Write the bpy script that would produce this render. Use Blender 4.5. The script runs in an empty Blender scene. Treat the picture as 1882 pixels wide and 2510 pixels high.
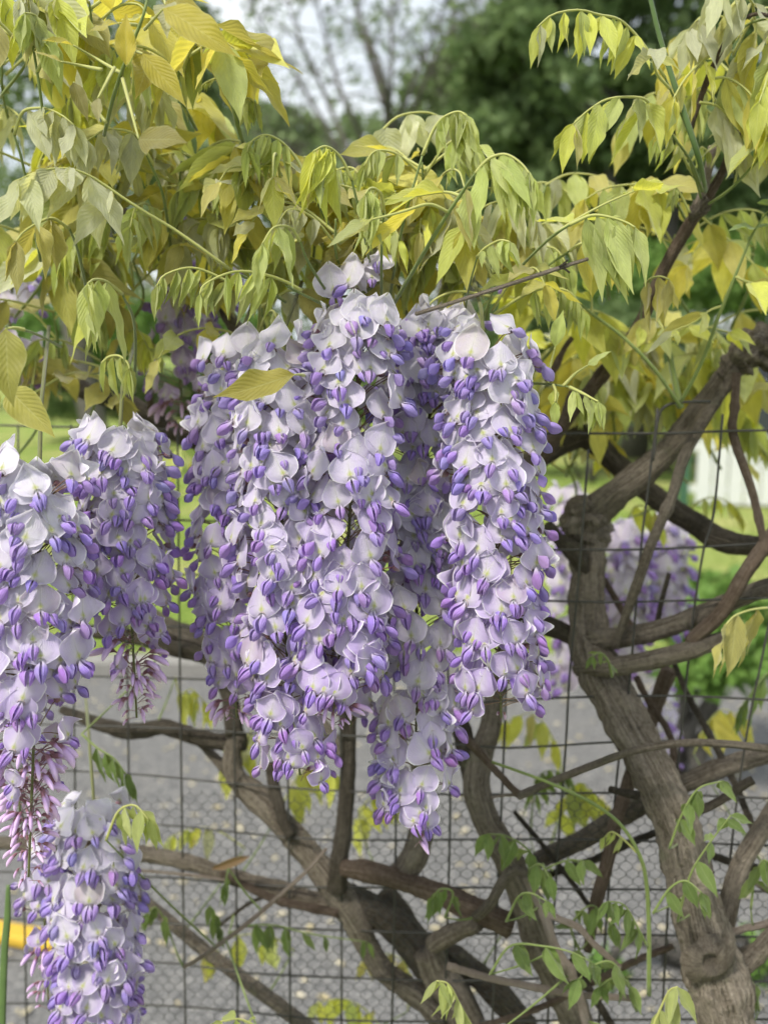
import bpy, math, random
import numpy as np
from mathutils import Vector, Matrix, noise

random.seed(7)
rng = np.random.default_rng(7)
S = bpy.context.scene
COL = S.collection

# ------------------------------------------------------------------ camera
F_PX, CX, CY = 2250.0, 941.0, 1255.0          # photograph pixels
PITCH = math.radians(10.0)
CAM = Vector((0.0, 0.0, 1.5))
FWD = Vector((0, math.cos(PITCH), -math.sin(PITCH)))
UPV = Vector((0, math.sin(PITCH), math.cos(PITCH)))
RGT = Vector((1, 0, 0))
cam_d = bpy.data.cameras.new('camera')
cam_d.sensor_fit = 'HORIZONTAL'
cam_d.sensor_width = 36.0
cam_d.lens = 36.0 * F_PX / 1882.0
cam_d.clip_start = 0.02
cam_d.clip_end = 2000
cam_d.dof.use_dof = True
cam_d.dof.focus_distance = 0.545
cam_d.dof.aperture_fstop = 7.8
cam_o = bpy.data.objects.new('camera', cam_d)
COL.objects.link(cam_o)
cam_o.location = CAM
cam_o.rotation_euler = (math.radians(90) - PITCH, 0, 0)
S.camera = cam_o


def P(px, py, d):
    """a point of the place at depth d (m) that lies on this line of sight"""
    return CAM + d * (FWD + (px - CX) / F_PX * RGT + (CY - py) / F_PX * UPV)


# ------------------------------------------------------------------ sky, sun, exposure
SUN_EL, SUN_AZ = math.radians(54), math.radians(-136)     # high hazy sun, over the left shoulder
W = bpy.data.worlds.new('World')
S.world = W
W.use_nodes = True
wn, wl = W.node_tree.nodes, W.node_tree.links
wn.clear()
sky = wn.new('ShaderNodeTexSky')
sky.sky_type = 'NISHITA'
sky.sun_disc = False
sky.sun_elevation = SUN_EL
sky.sun_rotation = SUN_AZ
sky.air_density = 1.2
sky.dust_density = 3.0
bg1 = wn.new('ShaderNodeBackground'); bg1.inputs['Strength'].default_value = 0.10
bg2 = wn.new('ShaderNodeBackground'); bg2.inputs['Strength'].default_value = 1.0
tc = wn.new('ShaderNodeTexCoord')
mp = wn.new('ShaderNodeMapping'); mp.inputs['Scale'].default_value = (1.0, 1.0, 2.6)
nz = wn.new('ShaderNodeTexNoise'); nz.inputs['Scale'].default_value = 3.2; nz.inputs['Detail'].default_value = 7
rp = wn.new('ShaderNodeValToRGB')
rp.color_ramp.elements[0].position = 0.32; rp.color_ramp.elements[0].color = (0.43, 0.48, 0.53, 1)
rp.color_ramp.elements[1].position = 0.66; rp.color_ramp.elements[1].color = (0.64, 0.66, 0.67, 1)
mx = wn.new('ShaderNodeMixShader'); mx.inputs[0].default_value = 0.86
wo = wn.new('ShaderNodeOutputWorld')
wl.new(tc.outputs['Generated'], mp.inputs['Vector']); wl.new(mp.outputs['Vector'], nz.inputs['Vector'])
wl.new(nz.outputs['Fac'], rp.inputs['Fac']); wl.new(rp.outputs['Color'], bg2.inputs['Color'])
wl.new(sky.outputs['Color'], bg1.inputs['Color'])
wl.new(bg1.outputs[0], mx.inputs[1]); wl.new(bg2.outputs[0], mx.inputs[2]); wl.new(mx.outputs[0], wo.inputs['Surface'])

sun_d = bpy.data.lights.new('sun', 'SUN')
sun_d.energy = 2.6
sun_d.angle = math.radians(11)
sun_d.color = (1.0, 0.95, 0.87)
sun_o = bpy.data.objects.new('sun', sun_d)
COL.objects.link(sun_o)
sdir = Vector((math.sin(SUN_AZ) * math.cos(SUN_EL), math.cos(SUN_AZ) * math.cos(SUN_EL), math.sin(SUN_EL)))
sun_o.rotation_euler = (-sdir).to_track_quat('-Z', 'Y').to_euler()
sun_o.location = (0, 0, 20)

S.view_settings.view_transform = 'Standard'
S.view_settings.look = 'None'
S.view_settings.gamma = 1
S.view_settings.exposure = 0.92
S.render.engine = 'CYCLES'
S.cycles.use_denoising = True
S.cycles.use_adaptive_sampling = True
S.cycles.adaptive_threshold = 0.03
S.cycles.max_bounces = 4
S.cycles.transmission_bounces = 4
S.cycles.diffuse_bounces = 3
S.cycles.caustics_reflective = False
S.cycles.caustics_refractive = False


# ------------------------------------------------------------------ helpers
def lerp(a, b, t): return a + (b - a) * t
def lerp3(a, b, t): return tuple(lerp(x, y, t) for x, y in zip(a, b))
def jit(s): return random.uniform(-s, s)


def mesh(name, verts, faces, uvs=None, mat=None, smooth=True):
    me = bpy.data.meshes.new(name)
    me.from_pydata([tuple(v) for v in verts], [], faces)
    if uvs is not None:
        lay = me.uv_layers.new(name='UVMap')
        li = np.zeros(len(me.loops), dtype=np.int32)
        me.loops.foreach_get('vertex_index', li)
        arr = np.asarray(uvs, dtype=np.float32)[li].ravel()
        lay.data.foreach_set('uv', arr)
    if smooth:
        me.polygons.foreach_set('use_smooth', [True] * len(me.polygons))
    if mat:
        me.materials.append(mat)
    me.update()
    return me


def place(name, data, parent=None, loc=None, color=None, mat=None):
    o = bpy.data.objects.new(name, data)
    COL.objects.link(o)
    if parent is not None:
        o.parent = parent
    if mat is not None:
        o.matrix_basis = mat
    elif loc is not None:
        o.location = loc
    if color is not None:
        o.color = (*color[:3], 1.0)
    return o


LABELS = set()


def tag(o, label, cat, group=None):
    o['label'] = label
    o['category'] = cat
    if group:
        o['group'] = group
    return o


def thing(name, label, cat, loc=(0, 0, 0), group=None):
    o = place(name, None, loc=loc)
    o.empty_display_size = 0.02
    return tag(o, label, cat, group)


def struct(o):
    o['kind'] = 'structure'
    return o


def interp(tab, t):
    for (a, x), (b, y) in zip(tab, tab[1:]):
        if t <= b:
            return lerp(x, y, (t - a) / max(b - a, 1e-9))
    return tab[-1][1]


def spline(pts, n):
    """Catmull-Rom through tuples of any dimension"""
    pts = [np.array(p, dtype=float) for p in pts]
    if len(pts) == 2:
        return [lerp(pts[0], pts[1], i / n) for i in range(n + 1)]
    q = [2 * pts[0] - pts[1]] + pts + [2 * pts[-1] - pts[-2]]
    seg = len(pts) - 1
    out = []
    for i in range(n + 1):
        t = i / n * seg
        k = min(int(t), seg - 1)
        t -= k
        a, b, c, d = q[k:k + 4]
        out.append(0.5 * ((2 * b) + (c - a) * t + (2 * a - 5 * b + 4 * c - d) * t * t + (3 * b - a - 3 * c + d) * t ** 3))
    return out


def tube_geo(pts, radii, sides=8, lump=0.0, lump_scale=30.0, cap=True, groove=0.0, seed=0.0, squash=1.0):
    """verts, faces, uvs of a tube along pts"""
    pts = [Vector(p) for p in pts]
    n = len(pts)
    tang = []
    for i in range(n):
        t = (pts[min(i + 1, n - 1)] - pts[max(i - 1, 0)])
        tang.append(t.normalized() if t.length > 1e-9 else Vector((0, 0, 1)))
    ref = Vector((0, 0, 1)) if abs(tang[0].z) < 0.9 else Vector((1, 0, 0))
    nrm = (ref - ref.dot(tang[0]) * tang[0]).normalized()
    V, Fc, UV = [], [], []
    run = 0.0
    for i in range(n):
        if i:
            run += (pts[i] - pts[i - 1]).length
            nrm = (nrm - nrm.dot(tang[i]) * tang[i])
            nrm = nrm.normalized() if nrm.length > 1e-6 else tang[i].orthogonal().normalized()
        bi = tang[i].cross(nrm)
        for k in range(sides):
            a = 2 * math.pi * k / sides
            r = radii[i]
            dv = math.cos(a) * nrm + math.sin(a) * squash * bi
            p = pts[i] + dv * r
            if lump:
                r2 = r * (1 + lump * noise.noise(p * lump_scale + Vector((seed, 0, 0))) + 0.55 * lump * noise.noise(p * lump_scale * 2.7 + Vector((0, seed, 0))) + 0.3 * lump * noise.noise(p * lump_scale * 6.1))
                if groove:
                    r2 *= 1 + groove * math.sin(3 * a + 2.2 * run / max(radii[0], 1e-4) * 0.12 + seed) * 0.5 + groove * 0.5 * math.sin(7 * a + seed)
                p = pts[i] + dv * r2
            V.append(p)
            UV.append((k / sides if k <= sides / 2 else 1 - k / sides, run))
    for i in range(n - 1):
        for k in range(sides):
            k2 = (k + 1) % sides
            Fc.append((i * sides + k, i * sides + k2, (i + 1) * sides + k2, (i + 1) * sides + k))
    if cap:
        Fc.append(tuple(range(sides))[::-1])
        Fc.append(tuple((n - 1) * sides + k for k in range(sides)))
    return V, Fc, UV


def merge(*geos):
    V, Fc, UV = [], [], []
    for v, f, u in geos:
        o = len(V)
        V += list(v); UV += list(u)
        Fc += [tuple(i + o for i in q) for q in f]
    return V, Fc, UV


def grid_geo(nu, nv, fn):
    V, Fc, UV = [], [], []
    for j in range(nv + 1):
        for i in range(nu + 1):
            u, v = i / nu, j / nv
            V.append(fn(u, v)); UV.append((u, v))
    for j in range(nv):
        for i in range(nu):
            a = j * (nu + 1) + i
            Fc.append((a, a + 1, a + nu + 2, a + nu + 1))
    return V, Fc, UV


def box_geo(x0, x1, y0, y1, z0, z1):
    V = [(x, y, z) for z in (z0, z1) for y in (y0, y1) for x in (x0, x1)]
    Fc = [(0, 2, 3, 1), (4, 5, 7, 6), (0, 1, 5, 4), (2, 6, 7, 3), (0, 4, 6, 2), (1, 3, 7, 5)]
    return V, Fc, [(v[0], v[2]) for v in V]


# ------------------------------------------------------------------ materials
class NT:
    def __init__(self, name):
        self.m = bpy.data.materials.new(name)
        self.m.use_nodes = True
        self.n, self.l = self.m.node_tree.nodes, self.m.node_tree.links
        self.n.clear()
        self.out = self.n.new('ShaderNodeOutputMaterial')

    def node(self, t, **kw):
        x = self.n.new('ShaderNode' + t)
        for k, v in kw.items():
            if k.startswith('_'):
                setattr(x, k[1:], v)
            else:
                x.inputs[k.replace('__', ' ')].default_value = v
        return x

    def link(self, a, b): self.l.new(a, b)

    def math(self, op, a, b=None, c=None, clamp=False):
        x = self.n.new('ShaderNodeMath'); x.operation = op; x.use_clamp = clamp
        for i, v in enumerate((a, b, c)):
            if v is None: continue
            if isinstance(v, (int, float)): x.inputs[i].default_value = v
            else: self.l.new(v, x.inputs[i])
        return x.outputs[0]

    def mix(self, fac, a, b, mode='MIX'):
        x = self.n.new('ShaderNodeMix'); x.data_type = 'RGBA'; x.blend_type = mode
        for s, v in ((x.inputs[0], fac), (x.inputs[6], a), (x.inputs[7], b)):
            if isinstance(v, (int, float)): s.default_value = v
            elif isinstance(v, tuple): s.default_value = (*v[:3], 1)
            else: self.l.new(v, s)
        return x.outputs[2]

    def ramp(self, fac, stops):
        x = self.n.new('ShaderNodeValToRGB')
        e = x.color_ramp.elements
        while len(e) < len(stops): e.new(0.5)
        for el, (p, c) in zip(e, stops):
            el.position = p; el.color = (*c[:3], 1) if isinstance(c, tuple) else (c, c, c, 1)
        self.l.new(fac, x.inputs['Fac'])
        return x.outputs['Color']

    def noise(self, vec, scale, detail=4, rough=0.55):
        x = self.node('TexNoise', Scale=scale, Detail=detail, Roughness=rough)
        if vec is not None: self.l.new(vec, x.inputs['Vector'])
        return x.outputs['Fac']

    def bump(self, h, strength, dist=0.001):
        x = self.node('Bump', Strength=strength, Distance=dist)
        self.l.new(h, x.inputs['Height'])
        return x.outputs['Normal']

    def surface(self, col, rough=0.7, spec=0.3, normal=None, metallic=0.0, translucent=None, tfac=0.0, sheen=0.0, coat=0.0):
        p = self.node('BsdfPrincipled', Roughness=rough, Metallic=metallic)
        p.inputs['Specular IOR Level'].default_value = spec
        if sheen: p.inputs['Sheen Weight'].default_value = sheen
        if coat: p.inputs['Coat Weight'].default_value = coat
        if isinstance(col, tuple): p.inputs['Base Color'].default_value = (*col[:3], 1)
        else: self.l.new(col, p.inputs['Base Color'])
        if normal is not None: self.l.new(normal, p.inputs['Normal'])
        if tfac:
            t = self.node('BsdfTranslucent')
            if isinstance(translucent, tuple): t.inputs['Color'].default_value = (*translucent[:3], 1)
            else: self.l.new(translucent, t.inputs['Color'])
            if normal is not None: self.l.new(normal, t.inputs['Normal'])
            mxs = self.node('MixShader'); mxs.inputs[0].default_value = tfac
            self.l.new(p.outputs[0], mxs.inputs[1]); self.l.new(t.outputs[0], mxs.inputs[2])
            self.l.new(mxs.outputs[0], self.out.inputs['Surface'])
        else:
            self.l.new(p.outputs[0], self.out.inputs['Surface'])
        return self.m


def uv_sep(t):
    tcn = t.node('TexCoord')
    sp = t.node('SeparateXYZ'); t.link(tcn.outputs['UV'], sp.inputs[0])
    return tcn, sp.outputs[0], sp.outputs[1]


def leaf_material(name, tfac, vein=0.35, tcol_gain=1.0, sheen=0.45):
    t = NT(name)
    tcn, u, v = uv_sep(t)
    oi = t.node('ObjectInfo')
    au = t.math('ABSOLUTE', t.math('SUBTRACT', u, 0.5))            # 0 midrib .. 0.5 edge
    mid = t.math('SUBTRACT', 1.0, t.math('MULTIPLY', au, 26.0), clamp=True)
    ph = t.math('SUBTRACT', t.math('MULTIPLY', v, 11.0), t.math('MULTIPLY', au, 7.0))
    tri = t.math('ABSOLUTE', t.math('SUBTRACT', t.math('FRACT', ph), 0.5))
    side = t.math('SUBTRACT', 1.0, t.math('MULTIPLY', tri, 9.0), clamp=True)
    edge = t.math('MULTIPLY', t.math('SUBTRACT', au, 0.455), 30.0, clamp=True)
    col = oi.outputs['Color']
    n1 = t.noise(tcn.outputs['Object'], 3.2, 4)
    rv = t.math('MULTIPLY_ADD', oi.outputs['Random'], 0.5, 0.72)
    shade = t.math('MULTIPLY', rv, t.math('MULTIPLY_ADD', n1, 0.7, 0.65))
    cv = t.node('CombineColor'); [t.link(shade, cv.inputs[i]) for i in range(3)]
    c = t.mix(1.0, col, cv.outputs[0], 'MULTIPLY')
    pale = t.mix(0.5, c, (0.62, 0.66, 0.36))
    vm = t.math('MULTIPLY', t.math('MAXIMUM', mid, t.math('MULTIPLY', side, 0.4)), vein)
    c = t.mix(vm, c, pale)
    c = t.mix(t.math('MULTIPLY', edge, 0.45), c, pale)
    spots = t.noise(tcn.outputs['Object'], 22, 2)
    c = t.mix(t.math('MULTIPLY', t.math('SUBTRACT', spots, 0.70, clamp=True), 1.6, clamp=True), c, (0.20, 0.12, 0.03))
    h = t.math('SUBTRACT', t.math('MULTIPLY', tri, 2.0), t.math('MULTIPLY', mid, 0.8))
    h = t.math('MULTIPLY_ADD', t.noise(tcn.outputs['UV'], 28, 3), 0.5, h)
    nm = t.bump(h, 0.30, 0.0008)
    tc_ = t.mix(1.0, c, (1.15 * tcol_gain, 1.05 * tcol_gain, 0.55 * tcol_gain), 'MULTIPLY')
    return t.surface(c, rough=0.55, spec=0.28, normal=nm, translucent=tc_, tfac=tfac, sheen=sheen)


M_LEAF = leaf_material('young_wisteria_leaf', 0.52)


def petal_banner():
    t = NT('banner_petal')
    tcn, u, v = uv_sep(t)
    oi = t.node('ObjectInfo')
    au = t.math('ABSOLUTE', t.math('SUBTRACT', u, 0.5))
    n1 = t.noise(tcn.outputs['UV'], 5, 3)
    col = oi.outputs['Color']
    # soft violet flush towards the sides, whiter heart
    heart = t.math('SUBTRACT', 1.0, t.math('ADD', t.math('MULTIPLY', au, 2.6), t.math('MULTIPLY', v, 0.75)), clamp=True)
    c = t.mix(t.math('MULTIPLY', heart, 0.75), col, (0.80, 0.80, 0.72))
    c = t.mix(t.math('MULTIPLY', t.math('SUBTRACT', n1, 0.35, clamp=True), 0.7), c, (0.60, 0.50, 0.80))
    # yellow-green guide mark at the base
    mk = t.math('SUBTRACT', 1.0, t.math('ADD', t.math('MULTIPLY', au, 8.0), t.math('MULTIPLY', t.math('ABSOLUTE', t.math('SUBTRACT', v, 0.17)), 5.0)), clamp=True)
    c = t.mix(t.math('MULTIPLY', mk, 1.0, clamp=True), c, (0.50, 0.55, 0.10))
    # dark midline
    ml = t.math('MULTIPLY', t.math('SUBTRACT', 1.0, t.math('MULTIPLY', au, 55.0), clamp=True), t.math('SUBTRACT', 0.95, v, clamp=True))
    c = t.mix(t.math('MULTIPLY', ml, 0.55), c, (0.34, 0.36, 0.26))
    c = t.mix(t.math('MULTIPLY', t.math('MULTIPLY_ADD', t.math('SINE', t.math('MULTIPLY', t.math('DIVIDE', t.math('SUBTRACT', u, 0.5), t.math('ADD', v, 0.25)), 46.0)), 0.5, 0.5), 0.06), c, (0.50, 0.42, 0.66))
    # fine fan veins
    w = t.math('SINE', t.math('MULTIPLY', t.math('DIVIDE', t.math('SUBTRACT', u, 0.5), t.math('ADD', v, 0.25)), 90.0))
    h = t.math('MULTIPLY_ADD', w, 0.12, n1)
    edge = t.math('MAXIMUM', t.math('MULTIPLY', t.math('SUBTRACT', au, 0.452), 24.0, clamp=True), t.math('MULTIPLY', t.math('SUBTRACT', v, 0.95), 20.0, clamp=True))
    c = t.mix(edge, c, (0.90, 0.88, 0.91))
    cr = t.noise(tcn.outputs['UV'], 9, 4, 0.7)
    h = t.math('MULTIPLY_ADD', cr, 1.2, h)
    return t.surface(c, rough=0.68, spec=0.12, normal=t.bump(h, 0.5, 0.0009), translucent=c, tfac=0.40, sheen=0.1)


def petal_wing():
    t = NT('wing_petal')
    tcn, u, v = uv_sep(t)
    oi = t.node('ObjectInfo')
    n1 = t.noise(tcn.outputs['UV'], 4, 3)
    w = t.math('SINE', t.math('MULTIPLY', u, 60.0))
    col = t.mix(t.math('MULTIPLY', t.math('SUBTRACT', 0.38, v, clamp=True), 3.4, clamp=True), oi.outputs['Color'], (0.72, 0.68, 0.70))
    col = t.mix(t.math('MULTIPLY', n1, 0.35), col, (0.50, 0.40, 0.80))
    col = t.mix(t.math('MULTIPLY_ADD', w, 0.06, 0.06), col, (0.16, 0.08, 0.40))
    au = t.math('ABSOLUTE', t.math('SUBTRACT', u, 0.5))
    edge = t.math('MULTIPLY', t.math('SUBTRACT', au, 0.45), 20.0, clamp=True)
    col = t.mix(t.math('MULTIPLY', edge, 0.4), col, (0.68, 0.60, 0.86))
    return t.surface(col, rough=0.6, spec=0.16, normal=t.bump(t.math('MULTIPLY_ADD', w, 0.4, t.noise(tcn.outputs['UV'], 10, 4, .7)), 0.5, 0.0007), translucent=col, tfac=0.32, sheen=0.1)


M_BANNER, M_WING = petal_banner(), petal_wing()


def flower_stalk():
    t = NT('calyx_and_pedicel')
    tcn, u, v = uv_sep(t)
    c = t.ramp(v, [(0.0, (0.24, 0.16, 0.08)), (0.7, (0.20, 0.09, 0.09)), (0.8, (0.26, 0.13, 0.16)), (1.0, (0.42, 0.34, 0.34))])
    return t.surface(c, rough=0.7, spec=0.2, sheen=0.2)


def bud_mat():
    t = NT('flower_bud')
    tcn, u, v = uv_sep(t)
    oi = t.node('ObjectInfo')
    n1 = t.noise(tcn.outputs['UV'], 6, 3)
    body = t.mix(t.math('MULTIPLY', t.math('SUBTRACT', v, 0.45, clamp=True), 1.5), oi.outputs['Color'], (0.78, 0.60, 0.84))
    c = t.mix(t.math('MULTIPLY', t.math('SUBTRACT', 0.46, v), 9.0, clamp=True), body, (0.20, 0.085, 0.095))
    c = t.mix(t.math('MULTIPLY', n1, 0.18), c, (0.34, 0.18, 0.34))
    return t.surface(c, rough=0.55, spec=0.25, sheen=0.25)


M_CALYX, M_BUD = flower_stalk(), bud_mat()


def stem_mat(name, col, col2, rough=0.6):
    t = NT(name)
    tcn = t.node('TexCoord')
    n1 = t.noise(tcn.outputs['Object'], 90, 3)
    c = t.mix(n1, col, col2)
    return t.surface(c, rough=rough, spec=0.3, sheen=0.2, normal=t.bump(n1, 0.2, 0.0005))


M_GREEN = stem_mat('green_stem', (0.10, 0.15, 0.035), (0.20, 0.24, 0.07))
M_RACHIS = stem_mat('leaf_rachis', (0.30, 0.32, 0.08), (0.42, 0.42, 0.14))
M_FSTEM = stem_mat('flower_stem', (0.09, 0.11, 0.035), (0.14, 0.14, 0.05))
M_BLADE = stem_mat('green_blade', (0.055, 0.10, 0.025), (0.10, 0.16, 0.045), 0.45)


def bark(name, dark, mid, light, s=1.0, lichen=0.0):
    t = NT(name)
    tcn = t.node('TexCoord')
    mpn = t.node('Mapping'); mpn.inputs['Scale'].default_value = (9.0, 26.0, 1.0)
    t.link(tcn.outputs['UV'], mpn.inputs['Vector'])
    fib = t.noise(mpn.outputs['Vector'], 2.4 * s, 8, 0.68)
    mp2 = t.node('Mapping'); mp2.inputs['Scale'].default_value = (22.0, 10.0, 1.0)
    t.link(tcn.outputs['UV'], mp2.inputs['Vector'])
    fis = t.noise(mp2.outputs['Vector'], 2.0 * s, 6, 0.7)
    big = t.noise(tcn.outputs['Object'], 22, 4)
    fine = t.noise(tcn.outputs['Object'], 260, 4, 0.7)
    c = t.ramp(t.math('MULTIPLY_ADD', fis, 0.65, t.math('MULTIPLY', fine, 0.35)), [(0.34, dark), (0.48, mid), (0.64, light)])
    c = t.mix(t.math('MULTIPLY', t.math('SUBTRACT', big, 0.47, clamp=True), 1.6, clamp=True), c, light)
    c = t.mix(t.math('MULTIPLY', t.math('SUBTRACT', 0.43, fib, clamp=True), 4.5, clamp=True), c, dark)
    if lichen:
        ln = t.noise(tcn.outputs['Object'], 34, 5, 0.7)
        c = t.mix(t.math('MULTIPLY', t.math('SUBTRACT', ln, 0.60, clamp=True), 9.0 * lichen, clamp=True), c, (0.20, 0.21, 0.12))
    mp3 = t.node('Mapping'); mp3.inputs['Scale'].default_value = (13.0, 24.0, 1.0)
    dn = t.node('TexNoise', Scale=40.0, Detail=3.0); t.link(tcn.outputs['Object'], dn.inputs['Vector'])
    vm = t.node('VectorMath', _operation='MULTIPLY_ADD'); vm.inputs[1].default_value = (.16, .05, 0)
    t.link(dn.outputs['Color'], vm.inputs[0]); t.link(tcn.outputs['UV'], vm.inputs[2]); t.link(vm.outputs[0], mp3.inputs['Vector'])
    vo = t.node('TexVoronoi', Scale=1.6, _feature='DISTANCE_TO_EDGE'); t.link(mp3.outputs['Vector'], vo.inputs['Vector'])
    crk = t.math('MULTIPLY', t.math('SUBTRACT', 0.09, vo.outputs['Distance'], clamp=True), 8.0, clamp=True)
    c = t.mix(t.math('MULTIPLY', crk, 0.22), c, dark)
    h = t.math('SUBTRACT', t.math('ADD', t.math('MULTIPLY', fis, 1.0), t.math('MULTIPLY', fine, 0.45)), t.math('MULTIPLY', crk, 0.18))
    h = t.math('ADD', h, t.math('MULTIPLY', fib, 0.5))
    return t.surface(c, rough=0.88, spec=0.15, normal=t.bump(h, 1.0, 0.009))


M_BARK = bark('vine_bark', (0.042, 0.034, 0.025), (0.205, 0.172, 0.130), (0.41, 0.36, 0.29), lichen=0.6)
M_BARKD = bark('old_dark_bark', (0.030, 0.025, 0.019), (0.088, 0.074, 0.055), (0.19, 0.165, 0.13), lichen=0.5)
M_BARKR = bark('reddish_bark', (0.06, 0.044, 0.034), (0.17, 0.124, 0.09), (0.31, 0.245, 0.19))
M_TWIG = bark('pale_twig_bark', (0.22, 0.17, 0.13), (0.46, 0.375, 0.305), (0.62, 0.54, 0.46), s=2.0)
M_CUT = stem_mat('cut_wood', (0.50, 0.42, 0.28), (0.36, 0.29, 0.18), 0.8)


def simple(name, col, rough=0.6, spec=0.3, metallic=0.0, noise_amt=0.25, nscale=40, coat=0.0):
    t = NT(name)
    tcn = t.node('TexCoord')
    n1 = t.noise(tcn.outputs['Object'], nscale, 4)
    c = t.mix(t.math('MULTIPLY', n1, noise_amt), col, tuple(x * 0.45 for x in col))
    return t.surface(c, rough=rough, spec=spec, metallic=metallic, coat=coat)


M_WIRE = simple('coated_fence_wire', (0.050, 0.048, 0.042), rough=0.5, noise_amt=0.5, nscale=200)
M_HEX = simple('weathered_netting_wire', (0.075, 0.075, 0.072), rough=0.55, metallic=0.3, nscale=300)

# ------------------------------------------------------------------ ground
def ground_mat(kind):
    t = NT(kind)
    tcn = t.node('TexCoord')
    ob = tcn.outputs['Object']
    if kind == 'asphalt':
        vo = t.node('TexVoronoi', Scale=150.0); t.link(ob, vo.inputs['Vector'])
        sp = t.node('SeparateColor'); t.link(vo.outputs['Color'], sp.inputs[0])
        big = t.noise(ob, 1.6, 5); mid = t.noise(ob, 9, 5)
        c = t.ramp(sp.outputs[0], [(0.0, (0.075, 0.075, 0.075)), (0.45, (0.120, 0.119, 0.117)), (0.8, (0.18, 0.178, 0.172)), (1.0, (0.34, 0.33, 0.31))])
        c = t.mix(t.math('MULTIPLY', t.math('SUBTRACT', big, 0.35, clamp=True), 1.6, clamp=True), c, (0.17, 0.168, 0.163))
        c = t.mix(t.math('MULTIPLY', t.math('SUBTRACT', mid, 0.58, clamp=True), 2.5, clamp=True), c, (0.21, 0.20, 0.18))
        return t.surface(c, rough=0.85, spec=0.25, normal=t.bump(t.math('SUBTRACT', 1.0, vo.outputs['Distance']), 0.8, 0.006))
    if kind == 'lawn':
        a = t.noise(ob, 0.9, 5); b = t.noise(ob, 28, 5, 0.7)
        c = t.ramp(b, [(0.3, (0.10, 0.17, 0.03)), (0.55, (0.21, 0.29, 0.06)), (0.75, (0.34, 0.38, 0.11))])
        c = t.mix(t.math('MULTIPLY', t.math('SUBTRACT', a, 0.44, clamp=True), 3.2, clamp=True), c, (0.44, 0.41, 0.17))
        return t.surface(c, rough=0.9, spec=0.1, normal=t.bump(b, 0.8, 0.03))
    if kind == 'soil':
        a = t.noise(ob, 30, 6, 0.7)
        c = t.ramp(a, [(0.3, (0.05, 0.035, 0.022)), (0.6, (0.12, 0.09, 0.06)), (0.8, (0.20, 0.16, 0.11))])
        return t.surface(c, rough=0.95, spec=0.1, normal=t.bump(a, 0.9, 0.02))
    if kind == 'kerb':
        a = t.noise(ob, 60, 5)
        c = t.ramp(a, [(0.3, (0.17, 0.165, 0.15)), (0.7, (0.30, 0.29, 0.27))])
        return t.surface(c, rough=0.9, spec=0.15, normal=t.bump(a, 0.4, 0.004))


def sheet(name, x0, x1, y0, y1, z, mat, nx=2, ny=2, bump=0.0):
    def fn(u, v):
        x, y = lerp(x0, x1, u), lerp(y0, y1, v)
        return (x, y, z + (bump * noise.noise(Vector((x * 0.7, y * 0.7, 3))) if bump else 0))
    v, f, uv = grid_geo(nx, ny, fn)
    return struct(place(name, mesh(name, v, f, uv, mat)))


sheet('lawn', -400, 400, -3, 800, 0.0, ground_mat('lawn'))
sheet('soil_bed', -6, 8, 0.25, 1.45, 0.006, ground_mat('soil'))
sheet('road', -9, 2.35, 1.45, 4.05, 0.012, ground_mat('asphalt'))
M_KERB = ground_mat('kerb')
ker = place('kerb', mesh('kerb', *box_geo(-9, 2.35, 4.05, 4.19, -0.05, 0.075), mat=M_KERB, smooth=False))
struct(ker)

# ------------------------------------------------------------------ background trees, shrubs
def foliage_mat(name, c0, c1, tf=0.3):
    t = NT(name)
    tcn = t.node('TexCoord')
    geo = t.node('NewGeometry')
    n = t.noise(tcn.outputs['Object'], 1.1, 4)
    c = t.mix(geo.outputs['Random Per Island'], c0, c1)
    c = t.mix(t.math('MULTIPLY', n, 0.5), c, tuple(x * 0.7 for x in c0))
    return t.surface(c, rough=0.6, spec=0.25, translucent=c, tfac=tf)


def leaf_cloud(centers, sizes):
    """many bent leaf blades: one quad pair each, as arrays"""
    n = len(centers)
    c = np.asarray(centers); s = np.asarray(sizes)[:, None]
    d = rng.normal(size=(n, 3)); d[:, 2] -= 0.35; d /= np.linalg.norm(d, axis=1)[:, None]
    r = rng.normal(size=(n, 3)); e = np.cross(d, r); e /= np.linalg.norm(e, axis=1)[:, None]
    nn = np.cross(d, e)
    a = c; b = c + d * s * 0.5 + e * s * 0.3 + nn * s * 0.08; g = c + d * s; h = c + d * s * 0.5 - e * s * 0.3 + nn * s * 0.08
    V = np.stack([a, b, g, h], 1).reshape(-1, 3)
    me = bpy.data.meshes.new('leaf_cloud')
    me.vertices.add(4 * n); me.vertices.foreach_set('co', V.astype(np.float32).ravel())
    me.loops.add(4 * n); me.loops.foreach_set('vertex_index', np.arange(4 * n, dtype=np.int32))
    me.polygons.add(n)
    me.polygons.foreach_set('loop_start', np.arange(0, 4 * n, 4, dtype=np.int32))
    me.polygons.foreach_set('loop_total', np.full(n, 4, dtype=np.int32))
    me.update(calc_edges=True)
    return me


def clumped(n, clumps, spread):
    """n points gathered round clump centres ((x,y,z),(rx,ry,rz)) ; spread 0..1 hollow"""
    k = rng.integers(0, len(clumps), n)
    C = np.array([c for c, r in clumps])[k]; R = np.array([r for c, r in clumps])[k]
    v = rng.normal(size=(n, 3)); v /= np.linalg.norm(v, axis=1)[:, None]
    rad = rng.random(n) ** (1 / 3) * (1 - spread) + spread * (0.75 + 0.3 * rng.random(n))
    return C + v * R * rad[:, None]


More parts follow.
